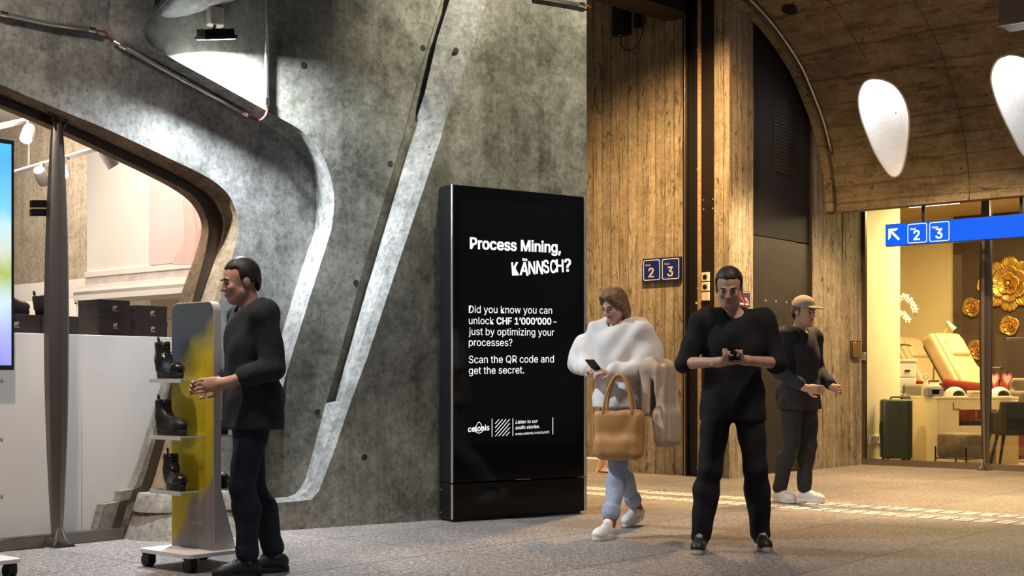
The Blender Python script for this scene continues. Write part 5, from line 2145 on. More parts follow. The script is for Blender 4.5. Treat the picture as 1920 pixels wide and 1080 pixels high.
gold_flower('huge gold flower relief at the right edge of the brown wall', 1894, 532, 0.40, True)
gold_flower('small gold flower relief left of the mullion, at mid height', 1823, 576, 0.145)
gold_flower('small gold flower relief right of the mullion, below the huge one', 1893.5, 611, 0.145)
gold_flower('small gold flower relief half behind the right massage chair', 1833, 656, 0.15)
gold_flower('small gold flower relief mostly hidden by the left side of the mullion', 1846, 535, 0.11)

# suitcase
M['suitcase'] = plain('dark_teal_shell', (0.030, 0.052, 0.050), 0.35, 0, 0.5, 0.1, 20)
c = S(1680, 860, 0.35)
su = thing('suitcase', 'dark teal upright suitcase beside the cream panel', 'suitcase', (c.x, c.y, 0.012), RZ_A + 0.75)
sb = MB().box((-0.175, -0.13, 0.06), (0.175, -0.012, 0.80))
sb.build('front_shell', M['suitcase'], su, bevel=0.035, seg=4)
MB().box((-0.175, 0.012, 0.06), (0.175, 0.13, 0.80)).build('back_shell', M['suitcase'], su, bevel=0.035, seg=4)
MB().box((-0.170, -0.013, 0.065), (0.170, 0.013, 0.795)).build('zip_band', M['rubber'], su, bevel=0.012)
rg = MB()
for i in range(6):
    x_ = -0.12 + i * 0.048
    rg.box((x_ - 0.008, -0.134, 0.12), (x_ + 0.008, -0.128, 0.74))
rg.build('ribs', M['suitcase'], su, bevel=0.002)
MB().tube(smooth_curve([(-0.07, 0, 0.80), (-0.055, 0, 0.825), (0.055, 0, 0.825), (0.07, 0, 0.80)], 4), 0.010, 8).build('top_handle', M['rubber'], su, smooth=True)
MB().tube(smooth_curve([(-0.178, 0, 0.52), (-0.20, 0, 0.50), (-0.20, 0, 0.34), (-0.178, 0, 0.32)], 4), 0.010, 8).build('side_handle', M['rubber'], su, smooth=True)
for sx in (-0.13, 0.13):
    for sy in (-0.09, 0.09):
        MB().lathe([(0.004, -0.012), (0.028, -0.012), (0.030, 0), (0.028, 0.012), (0.004, 0.012)], (sx, sy, 0.030), 16, Matrix.Rotation(math.pi / 2, 4, 'X')).build('wheel', M['rubber'], su, smooth='auto')
        MB().tube([(sx, sy, 0.03), (sx, sy, 0.068)], 0.016, 8).build('wheel_mount', M['black_metal'], su)

# power sockets on the cream panel with a white cable
pz = S(1634, 821, 0.25)
u_, zc = 0.03, pz.z
sk = thing('socket_strip', 'row of white wall sockets low on the cream panel', 'socket', CO + 0.03 * AX + 0.10 * BX + Vector((0, 0, 0.30)), math.atan2(BX.y, BX.x))
for i in range(4):
    pl2 = rbox('socket_plate', (i * 0.15, -0.022, -0.055), (i * 0.15 + 0.13, 0, 0.055), M['white_paint'], sk, 0.006)
    MB().lathe([(0.038, 0.022), (0.036, 0.026), (0.030, 0.020), (0.002, 0.020)], (i * 0.15 + 0.065, 0, 0), 18, Matrix.Rotation(math.pi / 2, 4, 'X')).build('socket_insert', M['white_panel'], pl2, smooth='auto')
cpts = [(0.53, -0.03, 0.0), (0.58, -0.09, 0.0), (0.60, -0.11, -0.08), (0.60, -0.12, -0.20), (0.63, -0.13, -0.27)]
MB().tube(smooth_curve(cpts, 6), 0.008, 8).build('power_cable', M['white_paint'], sk, smooth=True)
lock = thing('window_latch', 'small metal latch on the salon window side frame', 'latch', S(1617, 668, -0.03), RZ_A)
rbox('latch_body', (-0.01, -0.02, -0.05), (0.05, 0.0, 0.05), M['steel'], lock, 0.004)

# white drawer cabinet
c = S(1681, 742, 1.75)
cab = thing('drawer_cabinet', 'tall white drawer cabinet behind the suitcase', 'cabinet', (c.x - 0.20, c.y, 0.012), -0.05)
hc = S(1690, 674, 1.9).z - 0.012
rbox('cabinet_body', (0, 0, 0), (0.46, 0.42, hc - 0.03), M['white_paint'], cab, 0.004)
rbox('cabinet_top', (-0.015, -0.02, hc - 0.03), (0.475, 0.43, hc), M['white_paint'], cab, 0.004)
for i in range(6):
    z0, z1 = hc - 0.05 - (i + 1) * 0.20, hc - 0.06 - i * 0.20
    d_ = rbox('drawer', (0.02, -0.012, z0 + 0.012), (0.44, 0.0, z1), M['white_paint'], cab, 0.004)
    for xx in (0.12, 0.34):
        rbox('drawer_handle', (xx - 0.035, -0.030, (z0 + z1) / 2 - 0.012), (xx + 0.035, -0.012, (z0 + z1) / 2 + 0.012), M['black_metal'], d_, 0.004)

# orchid on the cabinet
c = Vector((c.x - 0.20, c.y, 0)) + Vector((0.20, 0.2, hc + 0.012))
orc = thing('potted_orchid', 'white orchid in a pale pot on the drawer cabinet', 'orchid', c, 0)
MB().lathe([(0.07, 0), (0.09, 0.05), (0.10, 0.14), (0.085, 0.15), (0.08, 0.12), (0.003, 0.12)], (0, 0, 0), 20).build('pot', M['white_paint'], orc, smooth='auto')
M['leaf'] = plain('dark_leaf', (0.04, 0.07, 0.025), 0.4)
for a_, l_ in ((0.3, 0.30), (2.2, 0.26), (4.0, 0.28), (-0.5, 0.22)):
    rows = []
    for i in range(9):
        s = i / 8
        w_ = 0.045 * math.sin(math.pi * min(1, s * 0.9 + 0.1))
        x, z = l_ * s, 0.12 + 0.22 * s - 0.16 * s * s
        rows.append([Vector((x * math.cos(a_) - q * w_ * math.sin(a_), x * math.sin(a_) + q * w_ * math.cos(a_), z + abs(q) * 0.015)) for q in (-1, 0, 1)])
    o_ = MB().loft(rows).build('leaf', M['leaf'], orc, smooth=True)
    o_.modifiers.new('thickness', 'SOLIDIFY').thickness = 0.004
M['petal'] = plain('white_petal', (0.88, 0.80, 0.70), 0.6)
stems = [[(0, 0, 0.12), (0.02, 0, 0.5), (0.05, 0, 0.78), (0.16, -0.02, 0.86), (0.26, -0.03, 0.76), (0.32, -0.03, 0.60)], [(0, 0.02, 0.12), (-0.02, 0.02, 0.4), (0.02, 0.0, 0.62), (0.13, -0.03, 0.62), (0.22, -0.05, 0.50)]]
for s_i, stp in enumerate(stems):
    stc = smooth_curve(stp, 6)
    MB().tube(stc, 0.005, 6).build('stem', M['leaf'], orc, smooth=True)
    for f_i in range(7):
        p = Vector(stc[int(len(stc) * (0.42 + 0.085 * f_i)) - 1])
        fl_ = MB()
        for k_ in range(5):
            a_ = 2 * math.pi * k_ / 5 + f_i
            Mx = Matrix.Rotation(a_, 4, 'Y')
            fl_.ell(p + Vector((0, -0.02, 0)) + Mx @ Vector((0.028, 0, 0)), (0.028, 0.006, 0.019), 8, 6, Mx)
        fl_.ell(p + Vector((0, -0.03, 0)), (0.010, 0.012, 0.010), 8, 6)
        fl_.build('flower', M['petal'], orc, smooth=True)

# two massage chairs
M['cream_leather'] = plain('cream_leather', (0.72, 0.52, 0.29), 0.42, 0, 0.5, 0.06, 14)
M['cream_cushion'] = plain('cream_cushion', (0.78, 0.60, 0.36), 0.42, 0, 0.5, 0.05, 14)
M['olive_shell'] = plain('olive_shell', (0.10, 0.085, 0.03), 0.45)
M['maroon'] = plain('maroon_gloss', (0.22, 0.022, 0.012), 0.25)


def massage_chair(label, c):
    t = thing('massage_chair', label, 'massage chair', (c.x, c.y, 0.012), -0.95, 'massage chairs in the salon')
    # local: reclines to -X, faces +X; seen from -Y side/front
    Ry = rotm('Y', -33)
    sdf_build('backrest', [('b', (-0.06, 0, 1.30), (0.085, 0.27, 0.44), 0.06, 0.02, Ry), ('b', (0.10, 0, 1.02), (0.12, 0.25, 0.20), 0.06, 0.05, Ry), ('-c', (-0.22, -0.30, 1.48), (0.0, -0.30, 1.2), 0.03, 0.03, 0.02)], M['cream_leather'], t, 0.016)
    sdf_build('side_wing', [('b', (-0.15, -0.24, 1.30), (0.11, 0.075, 0.42), 0.06, 0.02, Ry), ('b', (-0.15, 0.24, 1.30), (0.11, 0.075, 0.42), 0.06, 0.02, Ry)], M['cream_leather'], t, 0.016)
    sdf_build('headrest', [('b', (-0.10, 0, 1.50), (0.055, 0.20, 0.155), 0.045, 0.02, Ry)], M['cream_cushion'], t, 0.014)
    sdf_build('back_shell', [('b', (-0.22, 0, 1.22), (0.08, 0.24, 0.42), 0.06, 0.02, Ry)], M['olive_shell'], t, 0.018)
    sdf_build('seat', [('b', (0.38, 0, 0.80), (0.30, 0.27, 0.10), 0.07, 0.03)], M['cream_leather'], t, 0.016)
    for sy in (-0.36, 0.36):
        sdf_build('armrest', [('c', (0.02, sy, 0.98), (0.62, sy, 0.93), 0.075, 0.065, 0.02), ('b', (0.22, sy, 0.72), (0.22, 0.06, 0.24), 0.05, 0.05)], M['maroon'], t, 0.016)
    sdf_build('foot_basin', [('b', (0.74, 0, 0.32), (0.26, 0.33, 0.30), 0.10, 0.02), ('-b', (0.77, 0, 0.55), (0.18, 0.24, 0.25), 0.08, 0.02)], M['maroon'], t, 0.018)
    rbox('plinth', (-0.25, -0.34, 0), (0.66, 0.34, 0.52), M['maroon'], t, 0.03)
    return t


c1 = at(1727, 700, 19.8)
c2 = at(1811, 700, 18.1)
mc = massage_chair('cream reclining massage chair behind the desk, the left one by the cabinet', Vector((c1.x, 19.8, 0)))
mc2 = copy_tree(mc)
mc2.location = (c2.x, 18.25, 0.012)
mc2['label'] = 'cream reclining massage chair behind the desk, the right one by the mullion'

# gold floor lamp between the chairs
fl_b = at(1745, 700, 18.6)
lm = thing('floor_lamp', 'slim gold reading lamp between the two massage chairs', 'lamp', (fl_b.x, 18.6, 0.012), 0)
zz1 = at(1752, 650, 18.6)
zz2 = at(1779, 608, 18.6)
b0_ = Vector((fl_b.x, 18.6, 0.012))
MB().lathe([(0.13, 0), (0.13, 0.02), (0.02, 0.03), (0.01, 0.04)], (0, 0, 0), 24).build('base', M['gold'], lm, smooth='auto')
MB().tube([(0, 0, 0.03), Vector((zz1.x, 18.6, zz1.z)) - b0_ - Vector((0, 0, 0.05)), Vector((zz2.x, 18.6, zz2.z)) - b0_], 0.012, 8).build('arm', M['gold'], lm, smooth=True)
hd = Vector((zz2.x, 18.6, zz2.z)) - b0_
q = Vector((0.62, 0, -0.75)).to_track_quat('Z', 'Y').to_matrix().to_4x4()
MB().lathe([(0.02, -0.05), (0.03, -0.04), (0.055, 0.10), (0.05, 0.10), (0.02, 0.0)], hd, 18, q).build('lamp_shade', plain('pale_gold', (0.85, 0.74, 0.5), 0.35, 0.6), lm, smooth='auto')

# manicure desk
dc = at(1757, 850, 16.45)
dk = thing('manicure_desk', 'cream manicure desk with a cut-out front behind the glass', 'desk', (dc.x, 16.45, 0.012), 0.03)
zt_ = at(1757, 746, 16.45).z - 0.012
M['desk_cream'] = plain('cream_laminate', (0.86, 0.76, 0.55), 0.4)
wd = 1.02
rbox('desk_top', (-0.005, -0.01, zt_ - 0.012), (wd, 1.0, zt_ + 0.012), M['desk_cream'], dk, 0.003)
rbox('side_panel', (0.0, 0.02, 0), (0.03, 0.98, zt_ - 0.012), M['desk_cream'], dk, 0.002)
rbox('side_panel', (wd - 0.22, 0.02, 0), (wd - 0.19, 0.6, zt_ - 0.012), M['desk_cream'], dk, 0.002)
zc1 = at(1800, 770, 16.45).z
zc0 = at(1800, 800, 16.45).z
xc0 = at(1798.5, 770, 16.45).x - dc.x
# front: frame around the cut-out
rbox('front_panel', (0.03, 0.0, 0.0), (xc0, 0.02, zt_ - 0.012), M['desk_cream'], dk, 0.002)
rbox('front_panel', (xc0, 0.0, zc1), (wd, 0.02, zt_ - 0.012), M['desk_cream'], dk, 0.002)
rbox('front_panel', (xc0, 0.0, 0.0), (xc0 + 0.36, 0.02, zc0), M['desk_cream'], dk, 0.002)
rbox('front_panel', (wd - 0.28, -0.006, 0.0), (wd, 0.014, zc1), plain('beige_panel', (0.50, 0.38, 0.22), 0.5), dk, 0.002)
MB().tube([(0.20, -0.008, zt_ - 0.06), (0.20, -0.008, zt_ - 0.14), (0.28, -0.008, zt_ - 0.14)], 0.006, 6).build('front_handle', M['bronze'], dk)
# things on the desk
dz = zt_ + 0.012 + 0.013


def desk_pt(x, y):
    return Vector((dc.x + x, 16.45 + y, dz))


p = desk_pt(0.18, 0.22)
t = thing('nail_lamp_machine', 'small blue-grey machine box at the left end of the desk', 'machine', p - Vector((0.16, 0, 0)), 0.1)
rbox('box_body', (-0.09, -0.07, 0), (0.11, 0.09, 0.11), plain('blue_grey_plastic', (0.22, 0.22, 0.30), 0.4), t, 0.012)
rbox('dark_screen', (-0.04, -0.074, 0.03), (0.05, -0.069, 0.09), M['black_gloss'], t, 0.002)
rbox('box_top', (-0.07, -0.05, 0.11), (0.09, 0.07, 0.135), M['white_paint'], t, 0.006)
p = desk_pt(0.13, 0.36)
t = thing('spray_bottle', 'clear bottle with a ring top on the desk behind the machine box', 'bottle', p - Vector((0.16, 0, 0)), 0)
MB().lathe([(0.05, 0), (0.055, 0.02), (0.05, 0.14), (0.025, 0.18), (0.02, 0.22)], (0, 0, 0), 18).build('bottle_body', plain('cloudy_plastic', (0.75, 0.66, 0.48), 0.25), t, smooth='auto')
ringp = [(0.03 * math.cos(2 * math.pi * i / 16), 0, 0.25 + 0.03 * math.sin(2 * math.pi * i / 16)) for i in range(17)]
MB().tube(ringp, 0.006, 6).build('ring_top', M['steel'], t, smooth=True)
p = desk_pt(0.215, 0.37)
t = thing('card_stand', 'tilted cream card stand on the desk beside the machine box', 'card stand', p - Vector((0.10, 0, 0)), 0.3)
Mx = Matrix.Rotation(-0.3, 4, 'X')
MB().box((-0.07, -0.004, 0.0), (0.07, 0.006, 0.20), Mx).build('card', M['desk_cream'], t, bevel=0.003)
MB().box((-0.075, -0.008, 0.19), (0.075, 0.01, 0.215), Mx).build('card_rim', M['bronze'], t, bevel=0.003)
MB().box((-0.07, -0.03, 0.0), (0.07, 0.09, 0.012)).build('card_foot', M['bronze'], t)


def uv_lamp(label, p):
    t = thing('nail_dryer', label, 'nail dryer', p, 0.05, 'white nail dryers on the desk')
    sdf_build('dryer_shell', [('e', (0, 0.02, 0.0), (0.135, 0.13, 0.125), 0.01), ('-e', (0.025, -0.09, 0.0), (0.092, 0.12, 0.078), 0.004)], M['white_paint'], t, 0.007, cuts=[((0, 0, -1), 0.0)])
    sdf_build('dryer_mouth', [('e', (0.025, -0.02, 0.0), (0.088, 0.05, 0.074), 0.004)], M['black_case'], t, 0.008, cuts=[((0, 0, -1), 0.0)])
    rbox('dryer_base', (-0.10, -0.10, -0.001), (0.12, 0.09, 0.012), M['white_paint'], t, 0.004)
    return t


uv_lamp('white dome nail dryer on the desk left of the mullion', desk_pt(0.22, 0.16) + Vector((0.06, 0, 0)))
t2 = uv_lamp('white dome nail dryer on the desk right of the mullion', desk_pt(0.84, 0.16))
p = desk_pt(0.57, 0.17)
t = thing('towel_stack', 'flat folded towel on the desk between the nail dryers', 'towel', p, 0.0)
sdf_build('towel_layer', [('b', (0, 0, 0.018), (0.135, 0.11, 0.018), 0.015, 0.004)], plain('taupe_towel', (0.36, 0.26, 0.17), 0.9), t, 0.008)
sdf_build('towel_layer', [('b', (0.01, 0.01, 0.055), (0.125, 0.10, 0.020), 0.018, 0.004)], plain('beige_towel', (0.66, 0.50, 0.30), 0.9), t, 0.008)
# pink colour-sample fan on a stand
p = desk_pt(0.965, 0.55)
t = thing('sample_fan_stand', 'small black stand with pink heart-shaped sample fans on the desk', 'stand', p + Vector((-0.01, 0, 0)), 0)
MB().lathe([(0.07, 0), (0.07, 0.012), (0.012, 0.02)], (0, 0, 0), 20).build('stand_base', M['black_metal'], t, smooth='auto')
MB().tube([(0, 0, 0.01), (0.02, 0, 0.2), (0.05, 0, 0.37)], 0.010, 8).build('stand_pole', M['black_metal'], t, smooth=True)
MB().tube([(-0.22, 0, 0.375), (0.05, 0, 0.37)], 0.004, 6).build('stand_arm', M['steel'], t)
MB().ell((0.05, 0, 0.37), (0.022, 0.02, 0.02), 10, 8).build('joint', M['black_metal'], t, smooth=True)
M['hot_pink'] = plain('pink_tips', (0.80, 0.16, 0.24), 0.4)
for cx in (-0.05, 0.115):
    ou = []
    for i in range(40):
        a_ = 2 * math.pi * i / 40
        hx_, hz_ = 16 * math.sin(a_) ** 3, 13 * math.cos(a_) - 5 * math.cos(2 * a_) - 2 * math.cos(3 * a_) - math.cos(4 * a_)
        w = 1.0 + (0.10 if i % 2 else 0.0)
        ou.append((cx + hx_ * 0.0042 * w, 0.22 + hz_ * 0.0062 * w))
    h_ = MB().prism([(u, -0.012, v) for u, v in ou], (0, 0.006, 0)).build('fan_tips', M['hot_pink'], t)
    inn_ = [(cx + (u - cx) * 0.68, 0.22 + (v - 0.22) * 0.68) for u, v in ou]
    MB().prism([(u, -0.016, v) for u, v in inn_], (0, 0.004, 0)).build('fan_heart', M['petal'], h_)

# velvet ottoman on a thin black frame
oc_ = at(1796, 860, 16.05)
ot = thing('ottoman', 'square grey velvet ottoman on thin black legs before the desk', 'ottoman', (oc_.x + 0.02, 16.0, 0.012), math.radians(38))
M['velvet'] = plain('grey_velvet', (0.30, 0.235, 0.165), 0.85, 0, 0.3, 0.25, 7)
hs2 = 0.205
sdf_build('cushion', [('b', (0, 0, 0.255), (hs2, hs2, 0.145), 0.03, 0.01)], M['velvet'], ot, 0.012)
for sx in (-1, 1):
    for sy in (-1, 1):
        rbox('leg', (sx * (hs2 + 0.005) - 0.008, sy * (hs2 + 0.005) - 0.008, 0), (sx * (hs2 + 0.005) + 0.008, sy * (hs2 + 0.005) + 0.008, 0.24), M['black_metal'], ot, 0.002)
fr2 = MB()
for s in (-1, 1):
    q = hs2 + 0.005
    fr2.box((-q, s * q - 0.006, 0.095), (q, s * q + 0.006, 0.108))
    fr2.box((s * q - 0.006, -q, 0.095), (s * q + 0.006, q, 0.108))
fr2.build('rail_frame', M['black_metal'], ot)


def shell_chair(label, c, rz, mm, group=None):
    t = thing('tub_chair', label, 'chair', (c.x, c.y, 0.012), rz, group)
    prims = [('b', (0, 0.0, 0.44), (0.24, 0.23, 0.05), 0.045, 0.02), ('b', (0, 0.22, 0.60), (0.23, 0.035, 0.19), 0.03, 0.04), ('b', (-0.23, 0.04, 0.54), (0.035, 0.20, 0.13), 0.03, 0.04), ('b', (0.23, 0.04, 0.54), (0.035, 0.20, 0.13), 0.03, 0.04)]
    sdf_build('seat_shell', prims, mm, t, 0.013)
    for sx in (-1, 1):
        for sy in (-1, 1):
            MB().tube([(sx * 0.16, sy * 0.15, 0.42), (sx * 0.23, sy * 0.21, 0.0)], [0.022, 0.013], 8).build('leg', M['black_metal'], t, smooth=True)
    return t


M['dark_green'] = plain('dark_green_velvet', (0.035, 0.036, 0.022), 0.8, 0, 0.3, 0.2, 9)
c = at(1903, 860, 15.72)
shell_chair('dark green tub chair before the desk at the right edge', c, math.pi - 0.12, M['dark_green'])
c = at(1946, 860, 16.9)
t = shell_chair('taupe tub chair beside the desk at the right edge', c, 0.05, plain('taupe_leather', (0.25, 0.19, 0.13), 0.5))
t.scale = (1.1, 1.1, 1.35)
t = shell_chair('grey tub chair with rounded back behind the desk, left of the basin', at(1736, 860, 17.72), 0.1, plain('grey_chair_fabric', (0.26, 0.21, 0.16), 0.8))
t.scale = (1.0, 1.0, 1.25)
# stool with a black round seat seen through the cut-out
c = at(1812, 860, 16.95)
sl_ = thing('work_stool', 'black swivel stool seen through the desk cut-out', 'stool', (c.x, c.y, 0.012), 0)
sdf_build('seat', [('b', (0, 0, 0.47), (0.18, 0.18, 0.055), 0.05, 0.01)], M['black_case'], sl_, 0.012)
MB().tube([(0, 0, 0.08), (0, 0, 0.44)], 0.025, 12).build('column', M['chrome'], sl_, smooth=True)
for k_ in range(5):
    a_ = 2 * math.pi * k_ / 5
    MB().tube([(0, 0, 0.09), (0.24 * math.cos(a_), 0.24 * math.sin(a_), 0.065)], [0.02, 0.012], 8).build('spoke', M['chrome'], sl_, smooth=True)
    MB().lathe([(0.004, -0.014), (0.028, -0.014), (0.030, 0), (0.028, 0.014), (0.004, 0.014)], (0.24 * math.cos(a_), 0.24 * math.sin(a_), 0.031), 14, Matrix.Rotation(math.pi / 2, 4, 'X')).build('caster', M['rubber'], sl_, smooth='auto')
# grey hanging panel at the upper right corner
c4 = [on_vault(1874, 44)[0], on_vault(1960, 40)[0]]
hp = thing('ventilation_duct', 'grey sheet metal duct hanging from the vault at the upper right corner', 'duct', at(1872, 49, 12.6), RZ_A)
rbox('duct_body', (0, 0.0, 0.0), (0.9, 0.3, 0.55), plain('grey_sheet_metal', (0.20, 0.175, 0.165), 0.5, 0.3), hp, 0.01)
rbox('duct_lip', (-0.006, -0.006, -0.006), (0.9, 0.008, 0.012), M['steel'], hp, 0.002)
pu_ = on_vault(1890, 20)[0]
for xx in (0.2, 0.7):
    MB().tube([(xx, 0.15, 0.5), (xx, 0.15, 1.1)], 0.012, 8).build('hanger_rod', M['steel'], hp)

# ================================================================== PEOPLE
M['skin'] = plain('skin', (0.52, 0.30, 0.21), 0.55, 0, 0.35, 0.08, 25)
M['skin_pale'] = plain('fair_skin', (0.55, 0.33, 0.24), 0.55, 0, 0.35, 0.08, 25)
M['hair_dark'] = plain('dark_hair', (0.025, 0.017, 0.012), 0.55, 0, 0.4, 0.5, 50)
M['hair_brown'] = plain('light_brown_hair', (0.17, 0.10, 0.055), 0.5, 0, 0.4, 0.5, 50)
M['hair_grey'] = plain('greying_hair', (0.10, 0.085, 0.075), 0.55, 0, 0.4, 0.5, 50)
M['black_cloth'] = plain('black_cloth', (0.014, 0.014, 0.016), 0.85, 0, 0.2, 0.25, 30)
M['charcoal_cloth'] = plain('charcoal_cloth', (0.030, 0.032, 0.036), 0.85, 0, 0.2, 0.25, 30)
M['dark_denim'] = plain('dark_denim', (0.018, 0.022, 0.032), 0.85, 0, 0.2, 0.3, 60)
M['white_cloth'] = plain('white_cloth', (0.68, 0.65, 0.62), 0.85, 0, 0.2, 0.06, 12)
M['light_denim'] = plain('light_denim', (0.34, 0.40, 0.52), 0.85, 0, 0.2, 0.15, 60)
M['beige_cloth'] = plain('beige_cloth', (0.50, 0.40, 0.29), 0.9, 0, 0.2, 0.1, 15)
M['tan_leather'] = plain('tan_leather', (0.46, 0.24, 0.085), 0.5, 0, 0.4, 0.12, 12)
M['red_sock'] = plain('red_sock', (0.42, 0.05, 0.03), 0.9)
M['white_shoe'] = plain('white_shoe_leather', (0.78, 0.75, 0.71), 0.5)
M['eye_dark'] = plain('dark_iris', (0.02, 0.012, 0.008), 0.15)
M['eye_white'] = plain('eye_white', (0.26, 0.22, 0.20), 0.4)
M['lip'] = plain('lip', (0.42, 0.16, 0.13), 0.45)


def V_(p):
    return np.array(p, float)


def hand_prims(w, d, n, side, curl=0.7, k=1.0):
    """w wrist, d along the forearm, n palm normal, side: +1 when the thumb lies along cross(d, n)"""
    w, d, n = V_(w), V_(d), V_(n)
    d = d / np.linalg.norm(d)
    n = n - d * n.dot(d)
    n = n / np.linalg.norm(n)
    s = np.cross(d, n) * side
    R = np.stack([s, d, n], 1)
    P = [('c', w - d * 0.03, w + d * 0.02, 0.027 * k, 0.027 * k, 0.02),
         ('e', w + d * 0.055 * k, (0.042 * k, 0.055 * k, 0.018 * k), 0.012, R)]
    for i, (off, ln) in enumerate(((0.032, 0.074), (0.011, 0.084), (-0.011, 0.078), (-0.031, 0.062))):
        b = w + d * 0.095 * k + s * off * k
        a1 = curl * (0.6 + 0.12 * i)
        d1 = d * math.cos(a1) + n * math.sin(a1)
        m1 = b + d1 * ln * 0.48 * k
        a2 = a1 + curl * 1.1
        d2 = d * math.cos(a2) + n * math.sin(a2)
        m2 = m1 + d2 * ln * 0.52 * k
        P.append(('c', b - d * 0.02, m1, 0.0095 * k, 0.0088 * k, 0.004))
        P.append(('c', m1, m2, 0.0088 * k, 0.0075 * k, 0.003))
    t0 = w + d * 0.030 * k + s * 0.030 * k
    t1 = t0 + (d * 0.55 + s * 0.65 + n * 0.35) * 0.045 * k
    t2 = t1 + (d * 0.85 + s * 0.05 + n * 0.5) * 0.036 * k
    P.append(('c', t0, t1, 0.013 * k, 0.011 * k, 0.010))
    P.append(('c', t1, t2, 0.011 * k, 0.009 * k, 0.003))
    return P


def head_prims(c, R, k=1.0, fem=False):
    c = V_(c)
    T = lambda x, y, z: c + R @ (V_((x, y, z)) * k)
    r = lambda a, b, d: (a * k, b * k, d * k)
    return [('e', T(0, 0.012, 0.035), r(0.074, 0.095, 0.088), 0.01, R),
            ('e', T(0, -0.022, -0.030), r(0.062, 0.072, 0.088), 0.02, R),
            ('e', T(0, -0.058, -0.082), r(0.034, 0.030, 0.028), 0.022, R),
            ('c', T(0.045, -0.015, -0.055), T(0.018, -0.062, -0.088), 0.022 * k, 0.020 * k, 0.02),
            ('c', T(-0.045, -0.015, -0.055), T(-0.018, -0.062, -0.088), 0.022 * k, 0.020 * k, 0.02),
            ('e', T(0.036, -0.072, -0.018), r(0.022, 0.018, 0.020), 0.012, R),
            ('e', T(-0.036, -0.072, -0.018), r(0.022, 0.018, 0.020), 0.012, R),
            ('-e', T(0.031, -0.098, 0.010), r(0.018, 0.010, 0.010), 0.010, R),
            ('-e', T(-0.031, -0.098, 0.010), r(0.018, 0.010, 0.010), 0.010, R),
            ('c', T(0.045, -0.082, 0.030), T(0.014, -0.091, 0.026), 0.0065 * k, 0.0055 * k, 0.012),
            ('c', T(-0.045, -0.082, 0.030), T(-0.014, -0.091, 0.026), 0.0065 * k, 0.0055 * k, 0.012),
            ('c', T(0, -0.090, 0.018), T(0, -0.110, -0.022), 0.008 * k, 0.012 * k, 0.008),
            ('e', T(0.012, -0.098, -0.026), r(0.009, 0.010, 0.007), 0.005, R),
            ('e', T(-0.012, -0.098, -0.026), r(0.009, 0.010, 0.007), 0.005, R),
            ('e', T(0, -0.088, -0.050), r(0.025, 0.012, 0.007), 0.006, R),
            ('e', T(0, -0.086, -0.061), r(0.022, 0.012, 0.008), 0.006, R),
            ('e', T(0.077, 0.012, -0.004), r(0.010, 0.022, 0.033), 0.008, R),
            ('e', T(-0.077, 0.012, -0.004), r(0.010, 0.022, 0.033), 0.008, R)]


def shoe_parts(root_, ankle, yaw, pitch, m_up, m_sole, name='shoe', L=0.275):
    """sneaker under an ankle joint; yaw about Z, toe to local -Y; pitch lifts the heel"""
    Rm = rotm('Z', yaw) @ rotm('X', pitch)
    c = V_(ankle)
    T = lambda x, y, z: c + Rm @ V_((x, y, z - 0.085))
    hl, tl_ = 0.075, -(L - 0.075)
    P = [('c', T(0, 0.030, 0.055), T(0, tl_ + 0.06, 0.048), 0.040, 0.036, 0.02),
         ('e', T(0, tl_ + 0.062, 0.040), (0.045, 0.062, 0.034), 0.02, Rm),
         ('c', T(0, 0.025, 0.06), T(0, -0.005, 0.105), 0.040, 0.038, 0.02),
         ('c', T(0, -0.03, 0.085), T(0, -0.09, 0.066), 0.030, 0.026, 0.02),
         ('-c', T(0, 0.010, 0.15), T(0, 0.010, 0.105), 0.034, 0.034, 0.004)]
    up_ = sdf_build(name, P, m_up, root_, 0.006)
    out = []
    for i in range(32):
        a = 2 * math.pi * i / 32
        y = math.cos(a) * L * 0.5 + (hl + tl_) / 2
        x = math.sin(a) * (0.047 if y < -0.04 else 0.039)
        x = math.copysign(abs(x / 0.047) ** 0.75 * 0.047, x)
        out.append((x, y))
    so = MB()
    rows = [[Vector(T(x * s, y * s, z)) for x, y in out] for z, s in ((0.0, 0.95), (0.006, 1.0), (0.032, 0.99))]
    so.loft(rows, closed=True)
    so.add(rows[0], [tuple(reversed(range(32)))])
    so.add(rows[2], [tuple(range(32))])
    so.build('shoe_sole', m_sole, up_, smooth='auto')
    la = MB()
    for i in range(5):
        s = i / 4
        y = -0.045 - 0.055 * s
        z = 0.113 - 0.026 * s
        la.tube([Vector(T(-0.020, y + 0.006, z - 0.006)), Vector(T(0, y, z + 0.004)), Vector(T(0.020, y - 0.004, z - 0.006))], 0.0035, 6)
    la.build('laces', m_sole, up_, smooth=True)
    return up_


